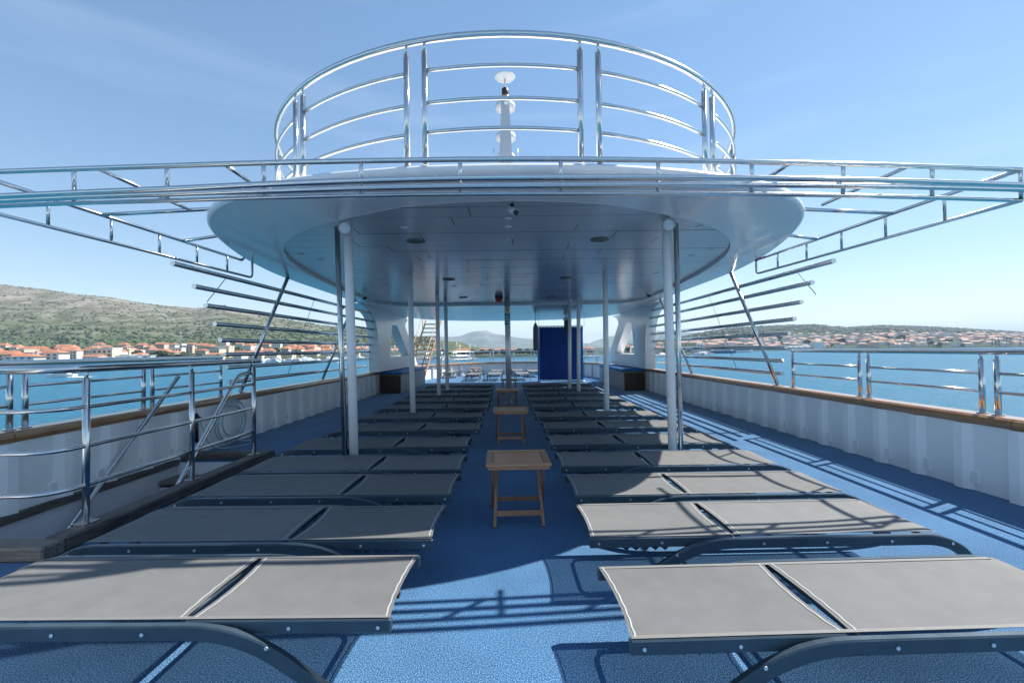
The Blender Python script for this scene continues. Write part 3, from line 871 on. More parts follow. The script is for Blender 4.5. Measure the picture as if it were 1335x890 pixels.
# cross bars to the canopy and rafters
def cross(pa, pb):   # pa at side rail, pb at canopy edge
    MB().tube([pa, pb], 0.019, 10).build('cross_bar', M['steel'], frame)
for A, B, sg, YY in ((rc_t, rt_end, 1, (4.68, 5.7, 6.75)), (lt0, lt_end, -1, (4.44, 5.4, 6.4))):
    for Yw in YY:
        p = A.lerp(B, (Yw - 3.35 - A.y) / (B.y - A.y))
        xe = 0
        for (x0, y0), (x1, y1) in zip(outer[:N // 2], outer[1:N // 2 + 1]):
            if y0 <= Yw <= y1 or y1 <= Yw <= y0: xe = lerp(x0, x1, (Yw - y0) / ((y1 - y0) or 1)); break
        xe = xe * sg + CX
        cross(p, Vector((xe - 0.03 * sg, Yw, soffit_z(xe, Yw) + 0.07)) - FO)
for A, B in (((1181.6, 218), (1072, 267)), ((1030, 213.5), (1003, 230)), ((128, 220), (248, 274)), ((293, 214.5), (325, 237))):
    p = front([A], -0.06)[0]
    q = at_z(B[0], B[1], p.z + 2.53) - FO
    MB().tube([p, q], 0.015, 10).build('rafter', M['steel'], frame)

# ---------------------------------------------------------------- louvre screens between bulwark and canopy
def louvre(sg, ends, label, posts):
    t = thing('louvre_screen', label, 'louvre screen', (sg * 4.30, 7, 0.72))
    inw = lambda z: 4.40 - 0.46 * (z - 0.70) / 1.95       # the screen leans in towards the canopy
    for (px, py) in ends:
        X = 4.3
        for _ in range(5):
            p = at_x(px, py, sg * X); X = inw(p.z)
        MB().tube([(p.x - sg * 4.30, p.y - 7, p.z - 0.72), (p.x - sg * 4.30, 13.6 - 7, p.z - 0.72)], 0.032, 12).build('slat', M['steel'], t)
    for (y0, y1) in posts:
        ze = soffit_z(4.0, y1)
        MB().tube([(sg * 0.045, y0 - 7, -0.015), (sg * (inw(ze) - 4.30 - 0.055), y1 - 7, ze - 0.72)], 0.030, 12).build('post', M['steel'], t)
        MB().box((sg * 0.05, y0 - 7, -0.009), (0.10, 0.14, 0.012)).build('foot_plate', M['steel'], t)
    for (y0, z0, y1, z1) in ((6.45, 1.72, 6.15, 1.32), (9.3, 1.72, 8.9, 0.15)):
        MB().tube([(sg * (inw(z0 + 0.72) - 4.262), y0 - 7, z0), (sg * (inw(z1 + 0.72) - 4.262), y1 - 7, z1)], 0.005, 6).build('wire', M['plastic'], t)
louvre(-1, ((225, 343), (253, 373), (268, 398), (280, 422), (287, 443), (292.5, 462), (295.5, 479), (297.5, 498)), 'stacked horizontal steel tubes above the left bulwark', ((7.26, 7.9), (10.4, 11.3)))
louvre(1, ((1087, 340), (1059, 368), (1045, 393.5), (1036, 415.5), (1029, 434.5), (1025, 453), (1020, 470), (1020, 487)), 'stacked horizontal steel tubes above the right bulwark', ((7.46, 8.03), (11.0, 11.9)))

# ---------------------------------------------------------------- canopy supports with triangular openings
def support(sg, label):
    t = thing('canopy_support', label, 'canopy support', (sg * 4.22, 13.5, 0.72))
    zt = lambda y: soffit_z(4.0, y) - 0.72 + 0.01
    near = catmull([(13.55, 0.0, 0), (13.52, 0.8, 0), (13.36, 1.30, 0), (12.95, 1.66, 0), (11.9, zt(11.9) - 0.015, 0)], 5)
    far = catmull([(17.9, zt(17.9) - 0.012, 0), (17.2, 1.74, 0), (16.92, 1.55, 0), (17.3, 1.25, 0), (19.1, 0.0, 0)], 4)
    poly = [(p.x - 13.5, p.y) for p in near] + [(y - 13.5, zt(y)) for y in (12.8, 13.5, 14.5, 15.5, 16.5, 17.3)] + [(p.x - 13.5, p.y) for p in far]
    hole = [(14.75 - 13.5, 0.42), (17.5 - 13.5, 0.42), (15.72 - 13.5, 1.48), (15.08 - 13.5, 1.48)]
    bm = bmesh.new()
    ov = [bm.verts.new((0, p[0], p[1])) for p in poly]; hv = [bm.verts.new((0, p[0], p[1])) for p in hole]
    es = [bm.edges.new((a[i], a[(i + 1) % len(a)])) for a in (ov, hv) for i in range(len(a))]
    bmesh.ops.triangle_fill(bm, edges=es, use_beauty=True, use_dissolve=False)
    g = bmesh.ops.extrude_face_region(bm, geom=bm.faces[:])
    bmesh.ops.translate(bm, vec=(-sg * 0.30, 0, 0), verts=[v for v in g['geom'] if isinstance(v, bmesh.types.BMVert)])
    bmesh.ops.translate(bm, vec=(sg * 0.04, 0, 0), verts=bm.verts[:])
    bmesh.ops.recalc_face_normals(bm, faces=bm.faces)
    me = bpy.data.meshes.new('support_plate'); bm.to_mesh(me); bm.free(); me.materials.append(M['white_pole'])
    link('support_plate', me, t)
support(-1, 'white winged canopy support with a triangular opening on the left')
support(1, 'white winged canopy support with a triangular opening on the right')

# ---------------------------------------------------------------- storage benches
def bench(sg, label):
    x0, x1, y0, y1 = 3.52, 4.14, 14.35, 18.3
    t = thing('storage_bench', label, 'bench', (sg * (x0 + x1) / 2, (y0 + y1) / 2, 0))
    hw, hl = (x1 - x0) / 2, (y1 - y0) / 2
    MB().box((0, 0, 0.28), (2 * hw - 0.06, 2 * hl - 0.06, 0.54)).build('carcass', M['joint'], t)
    k = 7
    for i in range(k):
        w = 2 * hw / k
        MB().cbox((-hw + (i + 0.5) * w, -hl, 0.28), (w - 0.006, 0.035, 0.55), 0.004).build('plank', M['bench_dark'], t)
    k = 16
    for i in range(k):
        w = 2 * hl / k
        MB().cbox((-sg * hw, -hl + (i + 0.5) * w, 0.28), (0.035, w - 0.008, 0.55), 0.004).build('plank', M['bench_grey'], t)
    MB().cbox((0, 0, 0.575), (2 * hw + 0.05, 2 * hl + 0.05, 0.03), 0.005).build('lid', M['teak'], t)
    for i in range(2):
        MB().cbox((0, -hl / 2 + i * hl, 0.64), (2 * hw + 0.06, hl - 0.01 + 0.03, 0.10), 0.03).build('cushion', M['cushion'], t)
bench(-1, 'slatted storage bench with blue cushion below the left canopy support')
bench(1, 'slatted storage bench with blue cushion below the right canopy support')

# ---------------------------------------------------------------- ladder at the far left
lad = thing('ladder', 'brown steep ladder with handrails leading up behind the left bench', 'ladder', (-4.0, 18.3, 0))
A = Vector((-3.62, 18.3, 0)); B = Vector((-3.28, 21.2, 2.74)); A2 = Vector((-4.28, 18.3, 0)); B2 = Vector((-4.0, 21.2, 2.74))
O = Vector((-4.0, 18.3, 0))
for a, b_ in ((A, B), (A2, B2)):
    MB().beam(a - O, b_ - O, 0.035, 0.10).build('stringer', M['rust'], lad)
    MB().tube([a - O + Vector((0, 0, 0.25)), a - O + Vector((0, 0.0, 0.75)), b_ - O + Vector((0, 0, 0.62))], 0.02, 8).build('handrail', M['rust'], lad)
for k in range(1, 14):
    p, q = A.lerp(B, k / 14) - O, A2.lerp(B2, k / 14) - O
    MB().beam(q, p, 0.22, 0.045).build('tread', M['rust'], lad)
for k in range(3):
    p = A.lerp(B, (k + 0.6) / 3.2) - O; MB().tube([p, p + Vector((0, 0, 0.7))], 0.014, 6).build('baluster', M['rust'], lad)
    p = A2.lerp(B2, (k + 0.6) / 3.2) - O; MB().tube([p, p + Vector((0, 0, 0.7))], 0.014, 6).build('baluster', M['rust'], lad)

# ---------------------------------------------------------------- blue screen
sy_ = 18.3
pl, pr_ = at_y(703.5, 495, sy_), at_y(758.5, 495, sy_)
zt_, zb_ = at_y(730, 426, sy_).z, at_y(730, 495, sy_).z
W = pr_.x - pl.x
scr = thing('blue_screen', 'tall dark blue canvas screen laced to a frame under the canopy', 'screen', ((pl.x + pr_.x) / 2, sy_, 0))
def curt(u, v):
    x = (u - 0.5) * W; z = lerp(zb_, zt_, v)
    return Vector((x, 0.006 * math.sin(u * 13 + v) * (0.5 + 0.5 * math.sin(v * 4)) + 0.003 * math.sin(u * 31 + v * 3), z))
MB().grid(curt, 40, 12).build('canvas', M['curtain'], scr)
for sx in (-1, 1):
    MB().box((sx * (W / 2 + 0.02), 0.35, (zb_ + zt_) / 2), (0.03, 0.72, zt_ - zb_)).build('side_canvas', M['curtain_edge'], scr)
    MB().tube([(sx * (W / 2 + 0.05), -0.03, 0), (sx * (W / 2 + 0.05), -0.03, zt_ + 0.03)], 0.02, 8).build('upright', M['curtain_edge'], scr)
    MB().lathe([(0.09, 0), (0.09, 0.04), (0.03, 0.07)], 14, (sx * (W / 2 + 0.05), -0.03, 0.0)).build('foot', M['radar'], scr)
for z in (zb_ - 0.03, zt_ + 0.03): MB().tube([(-W / 2 - 0.05, 0, z), (W / 2 + 0.05, 0, z)], 0.018, 8).build('cross_tube', M['steel_dull'], scr)
mb = MB()
for k in range(11):
    for z in (zb_ + 0.01, zt_ - 0.01): mb.lathe([(0.022, -0.02), (0.022, 0.02)], 8, (-W / 2 + 0.08 + k * (W - 0.16) / 10, -0.02, z))
tag(mb.build('eyelets', M['rivet'], scr), kind='stuff')
for px in (698.5, 702.5, 761.5):
    p = at_y(px, 426, sy_); MB().tube([(p.x - scr.location.x, 0.0, zt_), (p.x - scr.location.x, 0, soffit_z(p.x, sy_))], 0.006, 6).build('hanging_rope', M['grey_cover'], scr)
p = at_y(698.3, 440, 18.0)
t = thing('covered_bundle', 'grey covered bundle hanging at the left edge of the blue screen', 'bundle', (p.x, 18.0, at_y(698, 457, 18.0).z))
MB().lathe([(0.075, 0.0), (0.10, 0.03), (0.105, 0.5), (0.10, 0.9), (0.06, 1.04), (0.02, 1.10)], 14).build('cover', M['grey_cover'], t)
MB().tube([(0, 0, 1.1), (0, 0, soffit_z(0.9, 18) - t.location.z)], 0.006, 6).build('rope', M['grey_cover'], t)
p = at_y(738, 412, 17.4)
t = thing('loudspeaker', 'black column loudspeaker hanging above the blue screen', 'loudspeaker', (p.x, 17.4, 2.06))
MB().cbox((0, 0, 0.14), (0.16, 0.16, 0.46), 0.01).build('cabinet', M['plastic'], t)
MB().box((0, 0, 0.42), (0.22, 0.18, 0.10)).build('bracket', M['radar'], t)
MB().box((0, 0.02, 0.50), (0.07, 0.07, 0.08)).build('stem', M['radar'], t)

# ---------------------------------------------------------------- sun loungers
LH, LL, LW = 0.30, 2.06, 0.28      # top height, length, half width
def make_lounger():
    root = thing('sun_lounger', 'prototype', 'sun lounger')
    for sg in (-1, 1):
        MB().cbox((0.40, sg * 0.265, LH - 0.028), (0.80, 0.03, 0.056), 0.006).build('back_rail', M['frame'], root)
        # bent base rail: foot - rail - foot
        path = fillet([(0.20, 0, 0.0), (0.57, 0, LH - 0.028), (1.94, 0, LH - 0.028), (2.10, 0, LH - 0.11), (2.16, 0, 0.0)], 0.22, 7)
        vs, k = [], len(path)
        for i, p in enumerate(path):
            tg = (path[min(i + 1, k - 1)] - path[max(i - 1, 0)]).normalized()
            nn = Vector((-tg.z, 0, tg.x))
            for (u, w) in ((-0.016, -0.027), (0.016, -0.027), (0.016, 0.022), (0.011, 0.028), (-0.011, 0.028), (-0.016, 0.022)):
                q = p + nn * w; vs.append((q.x, sg * 0.298 + u, max(0.0, q.z)))
        fs = [(6 * i + a, 6 * i + (a + 1) % 6, 6 * i + 6 + (a + 1) % 6, 6 * i + 6 + a) for i in range(k - 1) for a in range(6)]
        MB().add(vs, fs + [tuple(range(5, -1, -1)), tuple(6 * (k - 1) + a for a in range(6))]).build('base_rail', M['frame'], root)
        mb = MB()
        for i in range(5):     # notched adjuster
            x = 0.20 + 0.055 * i
            mb.tube([(x, sg * 0.215, LH - 0.05), (x + 0.004, sg * 0.215, LH - 0.078), (x + 0.02, sg * 0.215, LH - 0.090), (x + 0.032, sg * 0.215, LH - 0.078)], 0.009, 6)
        mb.box((0.31, sg * 0.215, LH - 0.05), (0.28, 0.02, 0.02))
        mb.build('adjuster_rack', M['frame'], root)
    def edge(xs, v, s): return xs + s * 0.019 * (1 - v * v)
    def sl(x0, x1, s0, s1):
        def fn(u, w):
            v = 2 * w - 1
            x = lerp(edge(x0, v, s0), edge(x1, v, s1), u)
            sag = 0.016 * (1 - v * v) * (0.35 + 0.65 * math.sin(PI * u))
            drop = 0.03 * smooth((u - 0.93) / 0.07) if x1 > 1.5 else 0
            return Vector((x, v * 0.272, LH + 0.002 - sag - drop))
        return fn
    MB().grid(sl(0.005, 0.803, 1, -1), 14, 10).build('back_sling', M['sling'], root, fix=False)
    MB().grid(sl(0.819, 2.02, 1, 0), 18, 10).build('seat_sling', M['sling'], root, fix=False)
    for (fa, u, sgn) in ((sl(0.005, 0.803, 1, -1), 0.022, 1), (sl(0.005, 0.803, 1, -1), 0.975, -1), (sl(0.819, 2.02, 1, 0), 0.018, 1)):
        mb = MB(); k = 36; vs = []
        for i in range(k + 1):
            w = 0.02 + 0.96 * i / k
            p = fa(u, w) + Vector((0.0025 * math.sin(i * 1.05) * 0.6, 0, 0.0022))
            vs += [p + Vector((-0.0032, 0, 0)), p + Vector((0.0032, 0, 0))]
        mb.add(vs, [(2 * i, 2 * i + 1, 2 * i + 3, 2 * i + 2) for i in range(k)]); mb.build('seam', M['seam'], root)
    for sg in (-1, 1):       # hems along the rails
        mb = MB(); vs = []
        for i in range(25):
            x = lerp(0.01, 2.0, i / 24)
            dr = 0.03 * smooth((x - 1.93) / 0.08)
            vs += [(x, sg * 0.272, LH + 0.0035 - dr), (x, sg * 0.252, LH + 0.0028 - dr)]
        mb.add(vs, [(2 * i, 2 * i + 1, 2 * i + 3, 2 * i + 2) for i in range(24) if not (0.79 < lerp(0.01, 2.0, i / 24) < 0.82)]); mb.build('hem', M['seam'] if False else M['hem'], root)
    for x, z, r_ in ((0.80, LH - 0.035, 0.011), (0.865, LH - 0.035, 0.011), (1.93, LH - 0.045, 0.012)):
        MB().tube([(x, -0.285, z), (x, 0.285, z)], r_, 8).build('cross_bar', M['frame'], root)
    MB().tube(fillet([(0.62, -0.20, LH - 0.06), (0.13, -0.20, LH - 0.075), (0.13, 0.20, LH - 0.075), (0.62, 0.20, LH - 0.06)], 0.07, 5), 0.010, 8).build('prop_bar', M['frame'], root)
    mb = MB()
    for sg in (-1, 1):
        for x, yy, z in ((0.05, 0.281, LH - 0.03), (0.40, 0.281, LH - 0.03), (0.47, 0.315, LH - 0.085), (0.95, 0.315, LH - 0.03), (1.30, 0.315, LH - 0.03), (1.66, 0.315, LH - 0.03), (2.0, 0.315, LH - 0.05)):
            mb.tube([(x, sg * yy, z), (x, sg * (yy + 0.004), z)], 0.0075, 8)
    tag(mb.build('rivets', M['rivet'], root), kind='stuff')
    for x in (0.20, 2.16):
        for sg in (-1, 1): MB().box((x + 0.01, sg * 0.298, 0.008), (0.06, 0.036, 0.016)).build('foot', M['plastic'], root)
    return root
M['hem'] = mat('sling_hem', (0.165, 0.165, 0.16), 0.7, var=0.08, vscale=30)
proto = make_lounger()
def lounger(i, x, y, rz, label, group):
    o = proto if i == 0 else copy_tree(proto)
    o.location = (x, y, 0); o.rotation_euler = (0, 0, rz)
    tag(o, label, 'sun lounger', group)
    return o
def aisle_end(n_, f_):      # near and far top corner of the aisle end
    return at_z(*n_, LH), at_z(*f_, LH)
right = [((815, 835), (783, 738), 1.6), ((766, 701), (751, 657), 0.9), ((747, 646), (737, 618.5), 0.6), ((730.5, 607.5), (723, 590), 0.4),
         ((717, 580), (712, 567), 0.3), ((708.5, 559.5), (705, 549), 0.2), ((697.5, 544), (695, 536.5), 0.1), ((691.7, 531), (690, 525), 0.0),
         ((688.4, 522), (687, 517), 0.2), ((685.3, 514.5), (684, 510.3), 0), ((683.2, 508.3), (682, 505), -0.2), ((681, 502.6), (680, 499.8), 0.1)]
left = [((510, 806), (548, 723), -0.4), ((566, 700), (582, 660), -0.2), ((590, 643), (600.6, 618), -0.5), ((601.5, 611), (609, 593), -0.3),
        ((611, 581), (616, 569.5), 0.3), ((627, 559.5), (629, 551), 0.0), ((629.7, 544), (631, 536.5), 0.2), ((637.5, 531.5), (638.5, 525.5), -0.2),
        ((640, 522), (641, 517.3), 0.1), ((642, 514.5), (642.7, 510.5), 0), ((643.2, 508.3), (644, 505), 0.2), ((644.5, 502.6), (645, 499.8), 0)]
def descr(side, i):
    if side == 'right':
        light = {0: 'fully in sunlight', 1: 'in sunlight with rail shadows', 2: 'mostly in sunlight'}.get(i, 'shaded at its aisle end')
    else:
        light = {0: 'in sunlight', 1: 'in shade with one sunlit corner'}.get(i, 'in full shade')
    return f'grey mesh sun lounger {light}, {ORD[i]} from camera in {side} row'
k = 0
for side, rows in (('right', right), ('left', left)):
    for i, (nr, fr, turn) in enumerate(rows):
        a, b_ = aisle_end(nr, fr)
        yc = (a.y + b_.y) / 2; xc = (a.x + b_.x) / 2
        lounger(k, xc, yc, (R(turn) if side == 'right' else PI + R(turn)), descr(side, i), f'loungers in the {side} row beside the aisle')
        k += 1
# sunlit loungers at the far end, set lengthwise
far_front = [(615.5, 'left'), (644, 'middle'), (682.5, 'right')]
far_back = [584.5, 617, 647, 676, 697.5]
for j, (px, w) in enumerate(far_front):
    lounger(k, (px - 668) / F * 19.2, 19.25, PI / 2 + R((j - 1) * 2), f'pale sunlit lounger set lengthwise at the far end, {w} of the front three', 'sunlit loungers at the far end'); k += 1
for j, px in enumerate(far_back):
    y_ = 22.2 if abs(px - 650) < 40 else 21.4
    lounger(k, (px - 668) / F * y_, y_, PI / 2 + R((j - 2) * 1.5), f'pale sunlit lounger by the far bulwark, {ORD[j] if j else "first"} from the left in the back row', 'sunlit loungers at the far end'); k += 1

# ---------------------------------------------------------------- folding tables
def make_table(S=0.50, H=0.48):
    root = thing('folding_table', 'prototype', 'side table')
    h = S / 2; tw = 0.052; th = 0.02; z = H - th / 2
    for sg in (-1, 1):
        MB().cbox((0, sg * (h - tw / 2), z), (S, tw, th), 0.003).build('top_frame', M['table'], root)
        MB().cbox((sg * (h - tw / 2), 0, z - 0.0005), (tw, S - 2 * tw - 0.002, th), 0.003).build('top_frame', M['table_leg'], root)
    inner_w = S - 2 * tw - 0.008; k = 9; w = inner_w / k
    sk = MB().cbox((0, 0, z - 0.003), (inner_w, w - 0.007, th - 0.004), 0.002).mesh('slat', M['table'])
    for i in range(k):
        o = link('slat', sk, root); o.location = (0, -inner_w / 2 + (i + 0.5) * w, 0)
    for sg in (-1, 1):
        MB().cbox((0, sg * (h - 0.03), H - th - 0.014), (S - 0.03, 0.022, 0.026), 0.003).build('apron', M['table'], root)
    lw = 0.024
    for sg in (-1, 1):
        MB().beam((sg * (h - 0.065), -h + 0.02, 0.0), (sg * (h - 0.085), h - 0.06, H - th - 0.004), 0.022, 0.034).build('leg', M['table_leg'], root)
        MB().beam((sg * (h - 0.038), h - 0.02, 0.0), (sg * (h - 0.055), -h + 0.06, H - th - 0.004), 0.022, 0.034).build('leg', M['table_leg'], root)
    MB().beam((-h + 0.075, -h + 0.085, 0.085), (h - 0.075, -h + 0.085, 0.085), 0.018, 0.036).build('stretcher', M['table'], root)
    MB().beam((-h + 0.045, h - 0.075, 0.085), (h - 0.045, h - 0.075, 0.085), 0.018, 0.034).build('stretcher', M['table_leg'], root)
    return root
tb = make_table()
tspec = [((675, 605), 1.6, 'brown slatted folding table nearest the camera in the aisle'),
         ((665.3, 535.6), 0.6, 'brown slatted folding table, second from the camera in the aisle'),
         ((661.3, 508), 0.2, 'brown slatted folding table just in front of the steel column'),
         ((663.6, 494.5), 0.0, 'small folding table half hidden behind the steel column')]
for i, (px, rz, lb) in enumerate(tspec):
    o = tb if i == 0 else copy_tree(tb)
    p = at_z(*px, 0.48)
    o.location = (p.x, p.y + 0.25, 0); o.rotation_euler = (0, 0, R(rz)); tag(o, lb, 'side table', 'folding tables on the deck')
o = copy_tree(tb); o.location = (-1.72, 21.5, 0); o.rotation_euler = (0, 0, R(92)); tag(o, 'folding table with crossed legs among the sunlit far loungers', 'side table', 'folding tables on the deck')

# ================================================================== SEA AND SHORES
SEA = -8.0
tag(MB().add([(-14000, -9000, SEA), (14000, -9000, SEA), (14000, 14000, SEA), (-14000, 14000, SEA)], [(0, 1, 2, 3)]).build('sea', M['sea']), kind='structure')

def land_material(name, low, high, rock, h0, h1, sc):
    m = bpy.data.materials.new(name); m.use_nodes = True
    n, l = m.node_tree.nodes, m.node_tree.links
    b = n['Principled BSDF']; b.inputs['Roughness'].default_value = 0.95; b.inputs['Specular IOR Level'].default_value = 0.1
    c = n.new('ShaderNodeTexCoord')
    sep = n.new('ShaderNodeSeparateXYZ'); l.new(c.outputs['Object'], sep.inputs[0])
    def nz(scale, det=6):
        t = n.new('ShaderNodeTexNoise'); t.inputs['Scale'].default_value = scale; t.inputs['Detail'].default_value = det; t.inputs['Roughness'].default_value = 0.68
        l.new(c.outputs['Object'], t.inputs['Vector']); return t
    big, med, fine = nz(sc * 0.25), nz(sc), nz(sc * 5, 3)
    hr = n.new('ShaderNodeMapRange'); hr.inputs['From Min'].default_value = h0; hr.inputs['From Max'].default_value = h1
    l.new(sep.outputs['Z'], hr.inputs['Value'])
    ad = n.new('ShaderNodeMath'); ad.operation = 'MULTIPLY_ADD'; ad.inputs[1].default_value = 1.8
    sb = n.new('ShaderNodeMath'); sb.operation = 'SUBTRACT'; sb.inputs[1].default_value = 0.5
    l.new(big.outputs['Fac'], sb.inputs[0]); l.new(sb.outputs[0], ad.inputs[0]); l.new(hr.outputs[0], ad.inputs[2])
    cl = n.new('ShaderNodeClamp'); l.new(ad.outputs[0], cl.inputs[0])
    def mixc(fac, a, bb):
        mm = n.new('ShaderNodeMix'); mm.data_type = 'RGBA'; l.new(fac, mm.inputs['Factor'])
        for k, v in (('A', a), ('B', bb)):
            if isinstance(v, tuple): mm.inputs[k].default_value = (*v, 1)
            else: l.new(v, mm.inputs[k])
        return mm.outputs['Result']
    r1 = n.new('ShaderNodeValToRGB'); r1.color_ramp.elements[0].position = 0.42; r1.color_ramp.elements[1].position = 0.60
    l.new(med.outputs['Fac'], r1.inputs[0])
    r2 = n.new('ShaderNodeValToRGB'); r2.color_ramp.elements[0].position = 0.55; r2.color_ramp.elements[1].position = 0.66
    l.new(fine.outputs['Fac'], r2.inputs[0])
    lowc = mixc(r1.outputs[0], low, tuple(x * 1.9 for x in low))
    highc = mixc(r1.outputs[0], high, rock)
    base = mixc(cl.outputs[0], lowc, highc)
    dark = mixc(r2.outputs[0], base, tuple(x * 0.5 for x in low))
    l.new(dark, b.inputs['Base Color'])
    return m
M['hill_l'] = land_material('rocky_hillside', (0.055, 0.070, 0.030), (0.13, 0.115, 0.078), (0.27, 0.245, 0.205), 10, 150, 0.02)
M['hill_r'] = land_material('wooded_hillside', (0.035, 0.055, 0.032), (0.04, 0.06, 0.035), (0.065, 0.075, 0.05), 40, 160, 0.015)
M['mountain'] = land_material('bare_mountain', (0.07, 0.085, 0.06), (0.12, 0.12, 0.11), (0.27, 0.25, 0.23), 100, 420, 0.004)
M['quay'] = mat('quay_stone', (0.42, 0.40, 0.37), 0.9, var=0.2, vscale=0.2)
M['leaf'] = mat('far_leaves', (0.030, 0.055, 0.020), 0.8, col2=(0.075, 0.105, 0.038), vscale=0.6)
M['leaf2'] = mat('dark_leaves', (0.018, 0.035, 0.018), 0.8, col2=(0.05, 0.075, 0.035), vscale=0.6)
M['bark'] = mat('bark', (0.10, 0.075, 0.055), 0.9)

def fbm(x, y, s, oct=4):
    v, a, f_ = 0.0, 0.5, 1.0
    for _ in range(oct):
        v += a * noise.noise((x / s * f_, y / s * f_, 3.1)); a *= 0.5; f_ *= 2.05
    return v

def px2t(px): return (px - 668) / F
def hor(px): return 455 - 0.0122 * (px - 667)
ridgeL = [(-900, 375), (-600, 352), (-300, 355), (-100, 366), (0, 375), (60, 381.5), (90, 385.5), (150, 392), (200, 400), (255, 405), (290, 400.5), (330, 409), (360, 416.5), (420, 426), (450, 429), (500, 436), (530, 440), (570, 447), (610, 453), (640, 457)]
ridgeR = [(740, 457), (780, 456), (800, 454), (830, 448), (870, 442), (900, 437), (930, 431), (960, 427), (1000, 425), (1060, 423), (1105, 427), (1150, 424), (1200, 425.5), (1250, 428), (1300, 431), (1335, 433.5), (1500, 430), (1700, 428), (2000, 436)]
def shoreL(px): return interp([(-900, 330), (-300, 370), (0, 400), (150, 425), (300, 480), (450, 520), (640, 560)], px)
def shoreR(px): return interp([(740, 640), (800, 600), (870, 640), (1000, 900), (1085, 1050), (1335, 1000), (2000, 800)], px)
def ridge_z(tab, px, Y): return EYE.z + (hor(px) - interp(tab, px)) * Y / F
YRL, YRR = 1750.0, 2600.0
def groundL(px, Y):
    y0 = shoreL(px); H = ridge_z(ridgeL, px, YRL) - SEA
    s = (Y - y0) / (YRL - y0)
    flat = 1.2 + 0.045 * max(0, Y - y0)
    t = smooth((s - 0.18) / 0.82)
    z = lerp(min(flat, H), H, t)
    return SEA + z
def groundR(px, Y):
    y0 = shoreR(px); H = ridge_z(ridgeR, px, YRR) - SEA
    s = max(0, min(1, (Y - y0) / (YRR - y0)))
    return SEA + min(H, 1.2) + (max(0, H - 1.2)) * (s ** 0.9)
def hillside(name, tab, ground, shore, YR, m, pxs, nz, rough_amp):
    vs, rows, nc = [], [], len(pxs)
    for px in pxs:
        y0 = shore(px)
        for j in range(nz + 1):
            s = j / nz
            if j == 0: Y, z = y0 - 2, SEA - 3
            elif j <= nz - 3:
                s = (j - 1) / (nz - 4); Y = lerp(y0, YR, s)
                z = ground(px, Y) + fbm(px2t(px) * Y, Y, 160) * rough_amp * math.sin(PI * min(1, s)) * min(1, s * 4)
            else:
                q = j - (nz - 3); Y = YR + 220 * q; z = max(SEA - 3, ground(px, YR) - 40 * q)
            vs.append((px2t(px) * Y, Y, z))
    w = nz + 1
    fs = [(i * w + j, (i + 1) * w + j, (i + 1) * w + j + 1, i * w + j + 1) for i in range(nc - 1) for j in range(nz)]
    return tag(MB().add(vs, fs, True).build(name, m), kind='structure')
hillside('left_hill', ridgeL, groundL, shoreL, YRL, M['hill_l'], [lerp(-900, 640, i / 150) for i in range(151)], 46, 26)
hillside('right_hill', ridgeR, groundR, shoreR, YRR, M['hill_r'], [lerp(740, 2000, i / 130) for i in range(131)], 40, 16)
# low land in the middle and the bare mountains far behind
def ground_m(px, Y): return SEA + 1.5 + 0.012 * max(0, Y - 520)
hillside('far_shore', None, lambda px, Y: SEA + 1.4 + 0.010 * max(0, Y - 540), lambda px: 520 + 30 * math.sin(px * 0.02), 1500.0, M['hill_r'], [lerp(520, 900, i / 40) for i in range(41)], 16, 2)
def mountain(name, tab, Y0, depth):
    vs, n0 = [], 90; nz = 26
    x0, x1 = tab[0][0], tab[-1][0]
    for i in range(n0 + 1):
        px = lerp(x0, x1, i / n0)
        H = max(2, EYE.z + (hor(px) - interp(tab, px)) * (Y0 + depth) / F - SEA)
        for j in range(nz + 1):
            s = j / nz; Y = Y0 + depth * s
            if s <= 0.7: z = H * smooth(s / 0.7) ** 0.8
            else: z = H * (1 - 0.6 * smooth((s - 0.7) / 0.3))
            if s <= 0.7: Y = Y0 + depth * (s / 0.7)
            else: Y = Y0 + depth + depth * (s - 0.7) / 0.3
            k = fbm(px2t(px) * Y, Y, 900, 5) * H * 0.35 * math.sin(PI * min(1, s / 0.7)) + fbm(px2t(px) * Y, Y * 0.4, 300, 4) * H * 0.05
            vs.append((px2t(px) * Y, Y, SEA - 1 + max(0, z + k)))
    w = nz + 1
    fs = [(i * w + j, (i + 1) * w + j, (i + 1) * w + j + 1, i * w + j + 1) for i in range(n0) for j in range(nz)]
    return tag(MB().add(vs, fs, True).build(name, M['mountain']), kind='structure')
mountain('central_mountain', [(380, 444), (450, 434), (490, 432), (520, 437), (574, 438.5), (590, 439), (603, 437.5), (612, 433.5), (622, 431.5), (635, 430.5), (640, 433), (646, 435.3), (655, 436), (666, 438.3), (680, 440.5), (695, 442), (730, 445), (760, 447), (800, 450), (830, 454)], 5200, 1900)
mountain('eastern_mountain', [(700, 456), (740, 453.5), (760, 450), (784, 441.8), (800, 437.5), (815, 434.8), (835, 434), (860, 431), (900, 433), (960, 438), (1040, 444), (1100, 449)], 6300, 1600)

